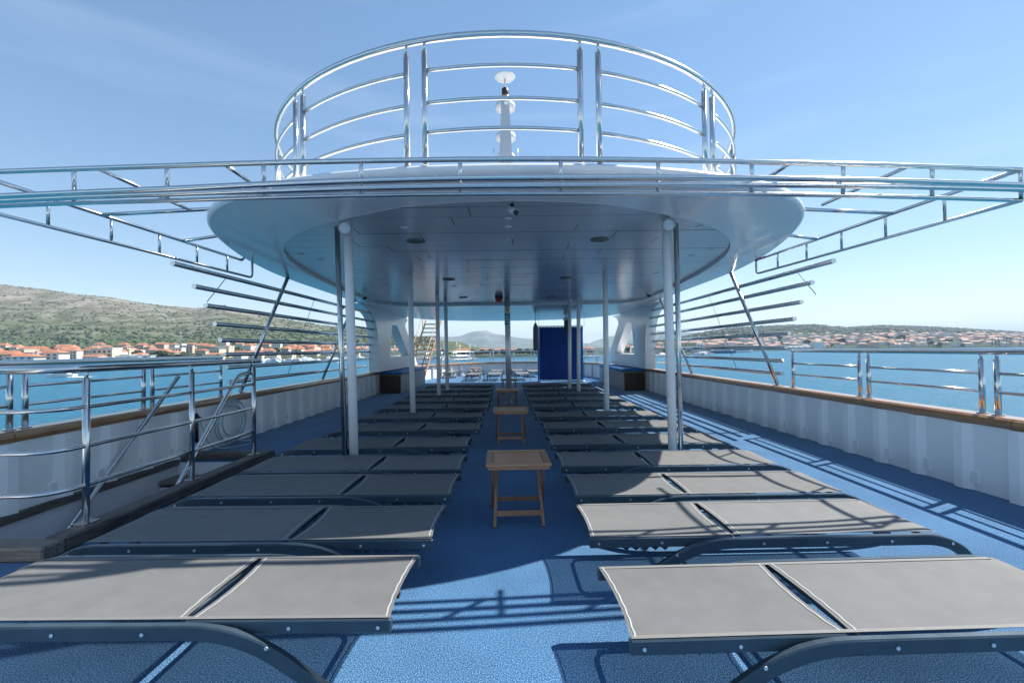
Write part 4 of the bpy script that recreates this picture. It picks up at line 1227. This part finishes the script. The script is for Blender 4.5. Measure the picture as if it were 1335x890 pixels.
# ---------------------------------------------------------------- scrub on the slopes (uncountable)
def blobs(name, label, m, pts, nseg=5):
    mb = MB(); rg = random.Random(5)
    for (x, y, z, r_) in pts:
        k = nseg; vs = [(x, y, z + r_ * rg.uniform(0.9, 1.3))]
        for ring_ in ((0.75, 0.7), (1.0, 0.1)):
            for i in range(k):
                a = 2 * PI * i / k + rg.random()
                q = r_ * ring_[0] * rg.uniform(0.75, 1.2)
                vs.append((x + q * math.cos(a) * 1.3, y + q * math.sin(a), z + r_ * ring_[1] * rg.uniform(0.8, 1.2) - (0.3 if ring_[1] < 0.5 else 0)))
        fs = [(0, 1 + i, 1 + (i + 1) % k) for i in range(k)] + [(1 + i, 1 + k + i, 1 + k + (i + 1) % k, 1 + (i + 1) % k) for i in range(k)]
        mb.add(vs, fs)
    o = mb.build(name, m, fix=False); return tag(o, label, 'vegetation', kind='stuff')
rg = random.Random(21)
pts = []
while len(pts) < 9000:
    px = rg.uniform(-700, 560); s = rg.random() ** 0.8
    y0 = shoreL(px); Y = lerp(y0 + 200, YRL - 10, s)
    hz = groundL(px, Y)
    x = px2t(px) * Y
    dens = 0.95 - 0.75 * smooth((hz - 20) / 150) + fbm(x, Y, 120) * 1.4
    if rg.random() > dens: continue
    z = hz + fbm(x, Y, 160) * 26 * math.sin(PI * min(1, (Y - y0) / (YRL - y0))) * min(1, 4 * (Y - y0) / (YRL - y0))
    pts.append((x, Y, z - 0.8, rg.uniform(1.6, 4.2) * (1.25 if hz < 60 else 0.8)))
blobs('hillside_scrub', 'dark green scrub dotted over the rocky left hill', M['leaf'], pts)
pts = []
while len(pts) < 8000:
    px = rg.uniform(800, 1600); s = rg.random() ** 0.7
    y0 = shoreR(px); Y = lerp(y0 + 100, YRR, s)
    hz = groundR(px, Y); x = px2t(px) * Y
    lim = 0.2 + 0.8 * smooth((s - 0.28 + 0.25 * fbm(x, Y, 300)) / 0.15)
    if rg.random() > lim: continue
    z = hz + fbm(x, Y, 160) * 16 * math.sin(PI * s) * min(1, s * 4)
    pts.append((x, Y, z - 1, rg.uniform(3.5, 7.5)))
blobs('pine_forest', 'dark pine wood covering the right hill above the town', M['leaf2'], pts)

# ---------------------------------------------------------------- houses
WALLS = [mat('wall_white', (0.72, 0.70, 0.66), 0.85, var=0.05, vscale=0.5), mat('wall_cream', (0.66, 0.57, 0.42), 0.85, var=0.05, vscale=0.5),
         mat('wall_pink', (0.60, 0.43, 0.34), 0.85, var=0.05, vscale=0.5), mat('wall_grey', (0.44, 0.42, 0.40), 0.85, var=0.05, vscale=0.5),
         mat('wall_stone', (0.50, 0.43, 0.34), 0.9, var=0.12, vscale=0.8)]
ROOFS = [mat('roof_orange', (0.47, 0.19, 0.10), 0.85, var=0.18, vscale=1.2), mat('roof_terracotta', (0.40, 0.17, 0.10), 0.85, var=0.18, vscale=1.2), mat('roof_brown', (0.36, 0.16, 0.10), 0.85, var=0.18, vscale=1.2), mat('roof_hazed', (0.42, 0.25, 0.19), 0.85, var=0.12, vscale=0.3), mat('roof_pale', (0.46, 0.33, 0.27), 0.85, var=0.12, vscale=0.3)]  # last two roofs have the haze of distance put into their colour
FLAT = mat('roof_flat', (0.55, 0.55, 0.54), 0.85)
WIN = mat('house_window', (0.055, 0.06, 0.07), 0.25)
def wall_mesh(m): return MB().box((0, 0, 0.44), (1, 1, 1.12)).mesh('walls', m)
def hip_mesh(m, kind):
    if kind == 'hip': vs = [(-.56, -.56, 0), (.56, -.56, 0), (.56, .56, 0), (-.56, .56, 0), (-.2, 0, .34), (.2, 0, .34)]; fs = [(0, 1, 5, 4), (1, 2, 5), (2, 3, 4, 5), (3, 0, 4), (3, 2, 1, 0)]
    elif kind == 'gable': vs = [(-.54, -.58, 0), (.54, -.58, 0), (.54, .58, 0), (-.54, .58, 0), (-.54, 0, .36), (.54, 0, .36)]; fs = [(0, 1, 5, 4), (1, 2, 5), (2, 3, 4, 5), (3, 0, 4), (3, 2, 1, 0)]
    else: return MB().box((0, 0, 0.04), (1.04, 1.04, 0.10)).mesh('roof', m)
    return MB().add([(x, y, z + 1.002) for x, y, z in vs], fs).mesh('roof', m)
flat_mesh = MB().box((0, 0, 1.05), (1.04, 1.04, 0.10)).mesh('roof', FLAT)
win_mesh = MB().box((0, -0.503, 0), (0.11, 0.02, 0.17)).mesh('window', WIN)
chim_mesh = MB().box((0.2, 0.12, 1.28), (0.07, 0.07, 0.3)).mesh('chimney', WALLS[3])
PROTO = []
def proto_house(wi, ri, kind, wins):
    t = bpy.data.objects.new('house', None); COL.objects.link(t); t.empty_display_size = 1
    link('wall', wall_me[wi], t)
    r_ = link('roof', flat_mesh if kind == 'flat' else roof_me[(ri, kind)], t)
    if wins:
        for fz in wins:
            for fx in (-0.34, -0.11, 0.12, 0.35):
                w = link('window', win_mesh, t); w.location = (fx, 0, fz)
        if kind != 'flat': link('chimney', chim_mesh, r_)
    return t
wall_me = [wall_mesh(m) for m in WALLS]
roof_me = {(i, k): hip_mesh(ROOFS[i], k) for i in range(5) for k in ('hip', 'gable')}
WN = ['white', 'cream', 'pink', 'grey', 'stone']
RN = ['orange', 'terracotta', 'brown', 'hazy red', 'pale red']
cache = {}
def house(wi, ri, kind, wins, loc, dims, rz, label, group):
    key = (wi, ri, kind, wins)
    if key in cache: o = copy_tree(cache[key])
    else: o = proto_house(*key); cache[key] = o
    o.location = loc; o.scale = dims; o.rotation_euler = (0, 0, rz)
    return tag(o, label, 'house', group)
rg = random.Random(33)
placed = []
cnt = 0
tries = 0
while cnt < 150 and tries < 6000:
    tries += 1
    px = rg.uniform(-120, 520)
    y0 = shoreL(px)
    d = rg.random() ** 1.3
    Y = y0 + 12 + d * interp([(-120, 260), (250, 330), (520, 260)], px)
    x = px2t(px) * Y
    w = rg.uniform(9, 17); dp = rg.uniform(8, 12); h = rg.choice((5.5, 6, 7, 8.5, 9.5))
    if any(abs(x - a) < (w + b_) * 0.52 and abs(Y - c_) < 13 for a, c_, b_ in placed): continue
    placed.append((x, Y, w))
    wi = rg.choice((0, 0, 1, 1, 2, 3, 4)); ri = rg.choice((0, 0, 1, 1, 2)); kind = rg.choice(('hip', 'hip', 'gable', 'gable', 'hip', 'flat'))
    wins = (0.30, 0.72) if h < 8 else (0.2, 0.5, 0.8)
    near_ = 'near the waterfront' if d < 0.25 else ('in the middle of' if d < 0.6 else 'at the upper edge of')
    place = 'on left waterfront' if d < 0.25 else 'amid left town' if d < 0.6 else 'atop left town'
    rf = 'flat roof' if kind == 'flat' else f'{RN[ri]} {kind}ped roof' if kind == 'hip' else f'{RN[ri]} gabled roof'
    storeys = 'two' if h < 8 else 'three'
    house(wi, ri, kind, wins, (x, Y, groundL(px, Y) - 0.2), (w, dp, h), rg.uniform(-0.35, 0.35), f'{storeys}-storey {WN[wi]} house with {rf} {place}', f'{WN[wi]} {rf} houses {place}')
    cnt += 1
# large buildings of the left town
for px, Yo, w, dp, h, wi, ri, kind, lb in ((67, 14, 24, 11, 9.5, 0, 1, 'hip', 'long white building with terracotta roof behind the left waterfront'), (140, 30, 20, 12, 12, 1, 0, 'flat', 'cream flat-roofed apartment block above the left waterfront'),
                                           (12, 8, 16, 10, 9, 1, 0, 'gable', 'cream house at the left edge of the town with orange gabled roof'), (33, 4, 26, 11, 7, 0, 0, 'hip', 'low white building with a long orange roof by the left waterfront'),
                                           (180, 6, 32, 12, 6, 0, 0, 'flat', 'long low white building with flat roof by the left waterfront'), (158, 8, 40, 14, 4.5, 3, 0, 'flat', 'long low grey shed by the left waterfront'),
                                           (290, 60, 22, 12, 12, 4, 0, 'flat', 'bare concrete block among the orange roofs of the left town')):
    Y = shoreL(px) + Yo
    house(wi, ri, kind, (0.2, 0.5, 0.8), (px2t(px) * Y, Y, groundL(px, Y) - 0.2), (w, dp, h), 0.05, lb, None)
# right town
placed = []; cnt = 0; tries = 0; rest = []
while cnt < 395 and tries < 30000:
    tries += 1
    px = rg.uniform(885, 1400) if cnt < 375 else rg.uniform(800, 880)
    y0 = shoreR(px); d = rg.random() ** 1.25
    up = interp([(800, 260), (880, 300), (960, 300), (1100, 420), (1250, 560), (1335, 760), (1400, 800)], px)
    Y = y0 + 15 + d * up
    x = px2t(px) * Y
    w = rg.uniform(11, 21); dp = rg.uniform(10, 14); h = rg.choice((6, 7, 8, 10, 12))
    if any(abs(x - a) < (w + b_) * 0.45 and abs(Y - c_) < 15 for a, c_, b_ in placed): continue
    placed.append((x, Y, w))
    wi = rg.choice((0, 0, 0, 1, 2, 4)); ri = rg.choice((3, 3, 4, 4, 1)); kind = rg.choice(('hip', 'gable', 'hip', 'flat'))
    band = 'right town shore' if d < 0.3 else 'middle of right town' if d < 0.65 else 'top of right town'
    rf = 'flat roof' if kind == 'flat' else f'{RN[ri]} {"hipped" if kind == "hip" else "gabled"} roof'
    lb = f'small {WN[wi]} house, {rf}, {band}'
    if cnt >= 95 and cnt < 205 + 170:
        rest.append((x, Y, groundR(px, Y) - 0.3, w, dp, h, wi, kind)); cnt += 1; continue
    house(wi, ri, kind, (0.3, 0.7), (x, Y, groundR(px, Y) - 0.3), (w, dp, h), rg.uniform(-0.4, 0.4), lb, f'{WN[wi]} {rf} houses {band}')
    cnt += 1
mbs = [MB(), MB(), MB(), MB()]
for (x, y, z, w, dp, h, wi, kind) in rest:
    wb = mbs[{0: 0, 1: 0, 2: 1, 4: 1}[wi]]
    wb.box((x, y, z + h / 2), (w, dp, h))
    if kind == 'flat': mbs[3].box((x, y, z + h + 0.3), (w * 1.03, dp * 1.03, 0.8))
    else:
        a, b_, q = w * 0.54, dp * 0.56, (0.3 if kind == 'hip' else 1.0) * w * 0.5
        mbs[2].add([(x - a, y - b_, z + h), (x + a, y - b_, z + h), (x + a, y + b_, z + h), (x - a, y + b_, z + h), (x - q, y, z + h + 2.6), (x + q, y, z + h + 2.6)], [(0, 1, 5, 4), (1, 2, 5), (2, 3, 4, 5), (3, 0, 4)])
big = MB(); big_m = [WALLS[0], WALLS[2], ROOFS[3], FLAT]; idx = []
for i, m_ in enumerate(mbs):
    big.add(m_.v, m_.f); idx += [i] * len(m_.f)
me = big.mesh('distant_houses', big_m)
me.polygons.foreach_set('material_index', idx)
tag(link('distant_houses', me), 'dense mass of tiny pale houses filling the right town', 'houses', kind='stuff')
# far shore houses in the middle
rg = random.Random(8)
for i in range(26):
    px = rg.uniform(535, 860); Y = rg.uniform(600, 760)
    wi = rg.choice((0, 1, 2)); ri = rg.choice((0, 1))
    house(wi, ri, 'gable', (0.3, 0.7), (px2t(px) * Y, Y, SEA + 1.4 + 0.010 * max(0, Y - 540)), (rg.uniform(9, 16), 9, rg.uniform(5, 7)), rg.uniform(-.3, .3),
          f'small {WN[wi]} house with {RN[ri]} gabled roof on the far shore', f'{WN[wi]} {RN[ri]} houses on the low far shore')

# ---------------------------------------------------------------- trees
def leaf_crown(seed, r, h, n, cyp=False):
    rg = random.Random(seed); mb = MB()
    cl = [(rg.uniform(-0.55, 0.55), rg.uniform(-0.55, 0.55), rg.uniform(0.25, 0.85), rg.uniform(0.25, 0.5)) for _ in range(9)]
    for _ in range(n):
        if cyp:
            zz = rg.random(); a = rg.uniform(0, 2 * PI); q = r * (1 - zz) ** 0.7 * rg.uniform(0.5, 1.0)
            p = Vector((q * math.cos(a), q * math.sin(a), h * (0.06 + 0.94 * zz)))
        else:
            cx_, cy_, cz_, cr_ = rg.choice(cl)
            d = Vector((rg.gauss(0, 1), rg.gauss(0, 1), rg.gauss(0, 0.8))).normalized() * cr_ * rg.uniform(0.6, 1.0)
            p = Vector(((cx_ + d.x) * r, (cy_ + d.y) * r, h * (0.22 + 0.75 * min(1, max(0.05, cz_ + d.z * 0.5)))))
        s = (0.16 if cyp else 0.22) * r * rg.uniform(0.7, 1.4)
        u = Vector((rg.gauss(0, 1), rg.gauss(0, 1), rg.gauss(0, 1))).normalized(); v = u.orthogonal().normalized()
        mb.add([p + u * s, p + v * s, p - u * s, p - v * s], [(0, 1, 2, 3)])
    return mb
crowns = [leaf_crown(1, 4.5, 8, 260).mesh('crown', M['leaf'], False), leaf_crown(2, 5.2, 9, 280).mesh('crown', M['leaf2'], False), leaf_crown(3, 3.6, 6, 220).mesh('crown', M['leaf'], False)]
cyp = leaf_crown(4, 1.5, 11, 240, True).mesh('crown', M['leaf2'], False)
trunk = MB().tube([(0, 0, -0.5), (0.15, 0, 2), (0.1, 0.2, 4.5)], 0.32, 7, r2=0.14).tube([(0.12, 0.05, 2.4), (1.2, 0.3, 4.6)], 0.14, 5, r2=0.05).tube([(0.12, 0.05, 2.8), (-1.1, -0.2, 4.8)], 0.13, 5, r2=0.05).mesh('trunk', M['bark'])
def tree(loc, ci, s, label, group, cypress=False):
    t = thing('cypress_tree' if cypress else 'tree', label, 'tree', loc, rg.uniform(0, 6), group)
    link('trunk', trunk, t); link('crown', cyp if cypress else crowns[ci], t)
    t.scale = (s, s, s * rg.uniform(0.85, 1.15))
rg = random.Random(77)
for px, Yo, s in ((204, 4, 1.15), (212, 5, 1.3), (222, 4, 1.2), (231, 7, 1.1), (241, 6, 1.0), (250, 5, 0.8), (258, 8, 0.9), (285, 8, 0.8)):
    Y = shoreL(px) + Yo; tree((px2t(px) * Y, Y, groundL(px, Y)), rg.choice((0, 1)), s, 'dark green bushy tree in the clump on the left waterfront', 'trees in the waterfront clump on the left')
for i in range(60):
    px = rg.uniform(-60, 500); Y = shoreL(px) + rg.uniform(20, 420)
    ci = rg.randrange(3); sc_ = rg.uniform(0.6, 1.1); yo = Y - shoreL(px)
    tree((px2t(px) * Y, Y, groundL(px, Y)), ci, sc_, f'{"small" if sc_ < 0.85 else "tall"} {("light", "dark", "low")[ci]} green tree {"near left waterfront" if yo < 140 else "amid left town" if yo < 280 else "atop left town"}', 'trees among the houses of the left town')
for i in range(64):
    px = rg.uniform(600, 705) if i < 44 else rg.uniform(560, 870); Y = rg.uniform(548, 640)
    ci = rg.randrange(3); where = 'left of the steel column' if px < 656 else 'behind the steel column' if px < 671 else 'right of the steel column'
    tree((px2t(px) * Y, Y, SEA + 1.4 + 0.010 * max(0, Y - 540)), ci, rg.uniform(0.6, 0.95), f'{("light", "dark", "low")[ci]} green far shore tree {where}', 'trees on the low far shore')
for i in range(46):
    px = rg.uniform(900, 1340); Y = shoreR(px) + rg.uniform(5, 260)
    ci = rg.randrange(3); yo = Y - shoreR(px)
    tree((px2t(px) * Y, Y, groundR(px, Y)), ci, rg.uniform(1.0, 1.7), f'{("light", "dark", "low")[ci]} green tree {"near shore of right town" if yo < 130 else "higher in right town"}', 'trees among the houses of the right town')
for i in range(26):
    px = rg.choice((1291, 1296, 1303, 1315)) + rg.uniform(-4, 4) if i < 12 else rg.uniform(1150, 1335); Y = shoreR(px) + rg.uniform(5, 90)
    tree((px2t(px) * Y, Y, groundR(px, Y)), 0, rg.uniform(1.0, 1.5), ('slim dark cypress in the right shore clump' if i < 12 else 'slim dark cypress apart near right shore'), 'cypresses near the right shore', True)

# ---------------------------------------------------------------- boats
M['gelcoat'] = mat('white_gelcoat', (0.80, 0.81, 0.82), 0.25, var=0.02)
M['alu'] = mat('mast_alloy', (0.50, 0.51, 0.53), 0.4, 0.5)
M['sailcover'] = mat('sail_cover', (0.03, 0.07, 0.20), 0.7)
def hull_mesh(L, B, D, m, name='hull'):
    mb = MB(); k = 10; vs = []
    for i in range(k + 1):
        s = i / k; x = (s - 0.5) * L
        hb = B / 2 * (1 - max(0, (s - 0.45) / 0.55) ** 2.0) * (0.85 + 0.15 * smooth(s * 3))
        sh = D * (1 + 0.35 * max(0, s - 0.4))
        vs += [(x, -hb, sh), (x - (0 if s < 1 else 0.3), -hb * 0.72, -0.3), (x, hb * 0.72, -0.3), (x, hb, sh)]
    fs = []
    for i in range(k):
        for a in range(3): fs.append((4 * i + a, 4 * i + 4 + a, 4 * i + 5 + a, 4 * i + 1 + a))
        fs.append((4 * i + 3, 4 * i + 7, 4 * i + 4, 4 * i))
    fs += [(0, 1, 2, 3), (4 * k, 4 * k + 3, 4 * k + 2, 4 * k + 1)]
    return mb.add(vs, fs).mesh(name, m)
sb = bpy.data.objects.new('sailing_yacht', None); COL.objects.link(sb)
link('hull', hull_mesh(12, 3.6, 1.2, M['gelcoat']), sb)
MB().cbox((0.3, 0, 1.5), (4.6, 2.2, 0.6), 0.15).build('cabin', M['gelcoat'], sb)
MB().box((0.3, 0, 1.55), (3.4, 2.23, 0.18)).build('window', M['glass_dark'], sb)
MB().tube([(0.8, 0, 1.2), (0.8, 0, 15.5)], 0.11, 6, r2=0.07).build('mast', M['alu'], sb)
MB().tube([(0.8, 0, 2.6), (-3.9, 0, 2.7)], 0.16, 6).build('boom', M['sailcover'], sb)
mb = MB()
for a in ((5.8, 0, 1.5), (-5.8, 0, 1.2), (0.8, 1.6, 1.3), (0.8, -1.6, 1.3)): mb.tube([a, (0.8, 0, 15.2)], 0.03, 4)
mb.build('rigging', M['alu'], sb)
my = bpy.data.objects.new('motor_yacht', None); COL.objects.link(my)
link('hull', hull_mesh(15, 4.4, 1.6, M['gelcoat']), my)
MB().cbox((-0.6, 0, 2.3), (8, 3.4, 1.3), 0.3).build('cabin', M['gelcoat'], my)
MB().box((-0.4, 0, 2.45), (6.6, 3.44, 0.55)).build('window', M['glass_dark'], my)
MB().cbox((-1.2, 0, 3.3), (4.4, 2.8, 0.7), 0.25).build('flybridge', M['gelcoat'], my)
MB().tube([(-2, 0, 3.5), (-2.4, 0, 5.4)], 0.12, 6).build('radar_arch', M['gelcoat'], my)
rg = random.Random(17)
first = {'s': True, 'm': True}
for i in range(120):
    if i < 74: px = rg.choice((rg.uniform(468, 560), rg.uniform(520, 620), rg.uniform(380, 520))); kind = 's' if rg.random() < 0.75 else 'm'; Y = rg.uniform(440, 530)
    elif i < 88: px = rg.uniform(335, 470); kind = 'm'; Y = rg.uniform(400, 470)
    elif i < 104: px = rg.uniform(755, 805); kind = 's'; Y = rg.uniform(480, 560)
    else: px = rg.uniform(846, 930); kind = 'm' if rg.random() < 0.6 else 's'; Y = rg.uniform(480, 600)
    Y = min(Y, (shoreL(px) - 10) if px < 520 else (505 if px < 780 else 580))
    Y -= rg.uniform(0, 45)
    src = sb if kind == 's' else my
    o = src if first[kind] else copy_tree(src); first[kind] = False
    o.location = (px2t(px) * Y, Y, SEA); o.rotation_euler = (0, 0, rg.choice((rg.uniform(-0.3, 0.3), PI / 2 + rg.uniform(-0.4, 0.4), PI + rg.uniform(-.3, .3))))
    sc_ = rg.uniform(0.75, 1.2); o.scale = (sc_,) * 3
    wh = ('left of the far ladder' if px < 520 else 'behind the far ladder' if px < 566 else 'right of the far ladder') if i < 74 else 'along the left shore' if i < 88 else 'right of the blue screen' if i < 104 else 'near the right crane'
    tag(o, ('white sailing yacht with bare mast ' if kind == 's' else 'white motor yacht, dark window band, ') + wh, 'boat', ('sailing yachts ' if kind == 's' else 'motor yachts ') + wh)
# motor boat with its wake on the left
o = copy_tree(my); Y = 190.0; px = 80
o.location = (px2t(px) * Y, Y, SEA); o.scale = (0.72,) * 3; o.rotation_euler = (0, 0, PI + 0.15)
tag(o, 'white motor boat under way on the water at the left, trailing a wake', 'boat')
if 'group' in o: del o['group']
M['foam'] = mat('foam', (0.75, 0.80, 0.82), 0.8, var=0.15, vscale=2, bump=0.5, bscale=2)
mb = MB(); rg = random.Random(2)
for i in range(150):
    s = rg.random(); x = px2t(px) * Y + 3.5 + s * 9; y = Y + rg.gauss(0, 0.35 + 0.9 * s); q = rg.uniform(0.15, 0.5) * (1 - 0.5 * s)
    mb.lathe([(q * 1.6, -0.02), (q, 0.05 + 0.10 * (1 - s)), (0.02, 0.09 + 0.1 * (1 - s))], 6, (x, y, SEA))
tag(mb.build('boat_wake', M['foam']), 'white foam wake behind the small motor boat on the left', 'wake', kind='stuff')
# passenger ships, yard building, sheds and crane at the right
def ferry(px, Y, L, label, stripe):
    t = thing('passenger_ship', label, 'ship', (px2t(px) * Y, Y, SEA))
    link('hull', hull_mesh(L, 9, 3.0, stripe), t)
    MB().cbox((-1, 0, 4.0), (L * 0.72, 7.4, 2.2), 0.4).build('lower_deck', M['gelcoat'], t)
    MB().box((-1, 0, 4.1), (L * 0.66, 7.45, 0.9)).build('window_band', M['glass_dark'], t)
    MB().cbox((-2, 0, 6.1), (L * 0.55, 6.4, 1.9), 0.4).build('upper_deck', M['gelcoat'], t)
    MB().box((-2, 0, 6.2), (L * 0.50, 6.45, 0.8)).build('window_band', M['glass_dark'], t)
    MB().tube([(-L * 0.05, 0, 7), (-L * 0.07, 0, 12)], 0.25, 6).build('mast', M['alu'], t)
M['shipblue'] = mat('ship_blue', (0.03, 0.10, 0.25), 0.4)
ferry(942, 640, 38, 'low white passenger ship with blue hull moored near the right shore', M['shipblue'])
ferry(966, 690, 36, 'white passenger ship moored right of the blue-hulled one', M['gelcoat'])
M['shed'] = mat('shed_yellow', (0.55, 0.40, 0.18), 0.8, var=0.06, vscale=0.4)
t = thing('yard_building', 'large ochre shipyard hall behind the right louvre tubes', 'building', (px2t(888) * 640, 640, groundR(888, 640) - 0.5))
MB().box((0, 0, 7), (36, 20, 14)).build('wall', M['shed'], t)
MB().box((0, 0, 14.3), (37, 21, 0.6)).build('roof', FLAT, t)
for i in range(5): MB().box((-14 + 7 * i, -10.05, 5), (4, 0.12, 8)).build('door', M['shipblue'] if i % 2 else WALLS[3], t)
M['shedgrey'] = mat('shed_grey', (0.34, 0.38, 0.42), 0.7, var=0.05)
for i, px in enumerate((1030, 1037.5, 1044.5, 1052)):
    Y = 930
    t = thing('quay_shed', f'blue-grey waterside shed, {("leftmost", "second", "third", "rightmost")[i]} of four in a row by the right shore', 'shed', (px2t(px) * Y, Y, SEA + 0.5), 0, 'row of blue-grey sheds by the right shore')
    MB().box((0, 0, 3.2), (9.6, 8, 6.4)).build('wall', M['shedgrey'], t)
    MB().add([(-5, -4.4, 6.4), (5, -4.4, 6.4), (5, 4.4, 6.4), (-5, 4.4, 6.4), (-5, 0, 7.8), (5, 0, 7.8)], [(0, 1, 5, 4), (2, 3, 4, 5), (1, 2, 5), (3, 0, 4), (3, 2, 1, 0)]).build('roof', FLAT, t)
M['crane'] = mat('crane_paint', (0.35, 0.36, 0.34), 0.6)
def crane(px, Y, H, tilt, label):
    z0 = groundR(px, Y)
    t = thing('harbour_crane', label, 'crane', (px2t(px) * Y, Y, z0))
    mb = MB()
    for sx in (-3, 3):
        for sy in (-3, 3): mb.beam((sx, sy, 0), (sx * 0.25, sy * 0.25, H * 0.6), 0.5, 0.5)
    for k in range(1, 4):
        f_ = 1 - 0.75 * k / 4
        mb.beam((-3 * f_, -3 * f_, H * 0.6 * k / 4), (3 * f_, -3 * f_, H * 0.6 * k / 4), 0.3, 0.3)
    mb.build('tower', M['crane'], t)
    MB().box((0, 0, H * 0.62), (3.4, 3, 2.6)).build('cab', M['shed'], t)
    mb = MB(); a, b_ = Vector((0.5, 0, H * 0.62)), Vector((tilt, 0, H))
    for dz in (-0.6, 0.6): mb.beam(a + Vector((0, 0, dz)), b_, 0.35, 0.35)
    for k in range(1, 7):
        mb.beam(a.lerp(b_, k / 7) + Vector((0, 0, -0.6 * (1 - k / 7))), a.lerp(b_, (k + 0.5) / 7) + Vector((0, 0, 0.6 * (1 - (k + 0.5) / 7))), 0.2, 0.2)
    mb.build('jib', M['crane'], t)
    MB().tube([b_, (tilt, 0, H * 0.5)], 0.08, 4).build('hoist_rope', M['crane'], t)
crane(918, 650, 34, 3, 'tall lattice harbour crane seen through the right louvre tubes')
crane(856, 620, 26, 9, 'harbour crane with slanting jib beside the right canopy support')
# masts on the left skyline
for px, py in ((65, 378), (146, 388)):
    Y = YRL - 30; z = groundL(px, Y)
    t = thing('radio_mast', f'thin radio mast on the ridge of the left hill, {"left" if px < 100 else "right"} of two', 'mast', (px2t(px) * Y, Y, z - 3), 0, None)
    MB().tube([(0, 0, 0), (0, 0, 24)], 0.5, 5, r2=0.25).build('pole', M['alu'], t)
    for k in (14, 19): MB().box((0, 0, k), (3.2, 0.5, 0.5)).build('arm', M['alu'], t)
t = thing('power_pylon', 'tall lattice pylon standing above the orange roofs of the left town', 'pylon', (px2t(236) * 760, 760, groundL(236, 760)))
mb = MB()
for sx in (-2, 2): mb.beam((sx, 0, 0), (sx * 0.15, 0, 32), 0.35, 0.35)
for k in range(6): mb.beam((-2 * (1 - k / 7), 0, 4.5 * k), (2 * (1 - (k + 1) / 7), 0, 4.5 * (k + 1)), 0.22, 0.22)
mb.build('tower', M['alu'], t)
for k in (20, 26): MB().box((0, 0, k), (7, 0.3, 0.3)).build('cross_arm', M['alu'], t)

# ---------------------------------------------------------------- haze
HZ = bpy.data.materials.new('haze_air'); HZ.use_nodes = True
HZ.node_tree.nodes.clear()
vo = HZ.node_tree.nodes.new('ShaderNodeOutputMaterial'); pv = HZ.node_tree.nodes.new('ShaderNodeVolumePrincipled')
pv.inputs['Color'].default_value = (0.62, 0.80, 1.0, 1)
pv.inputs['Density'].default_value = 0.00010
pv.inputs['Anisotropy'].default_value = 0.0
HZ.node_tree.links.new(pv.outputs[0], vo.inputs['Volume'])
top = max((o.matrix_world @ Vector(c)).z for o in (bpy.data.objects['central_mountain'], bpy.data.objects['eastern_mountain'], bpy.data.objects['left_hill']) for c in o.bound_box) + 40
hz = MB().box((0, 2500, (top + SEA - 4) / 2), (30000, 24000, top - SEA + 4)).build('haze', HZ)
tag(hz, kind='stuff')
hz.visible_shadow = True

# ---------------------------------------------------------------- tell look-alikes apart by their order along the shore
NUM = ['first', 'second', 'third', 'fourth', 'fifth', 'sixth', 'seventh', 'eighth', 'ninth', 'tenth', 'eleventh', 'twelfth', 'thirteenth', 'fourteenth', 'fifteenth', 'sixteenth', 'seventeenth', 'eighteenth', 'nineteenth', 'twentieth', 'twenty-first', 'twenty-second', 'twenty-third', 'twenty-fourth', 'twenty-fifth', 'twenty-sixth', 'twenty-seventh', 'twenty-eighth', 'twenty-ninth', 'thirtieth']
by = {}
for o in bpy.data.objects:
    if o.parent is None and 'label' in o and 'group' in o: by.setdefault(o['label'], []).append(o)
for lb, obs in by.items():
    if 1 < len(obs) <= len(NUM):
        obs.sort(key=lambda o: o.location.x / max(1, o.location.y))
        for i, o in enumerate(obs): o['label'] = f'{lb}, {NUM[i]} such from the left'
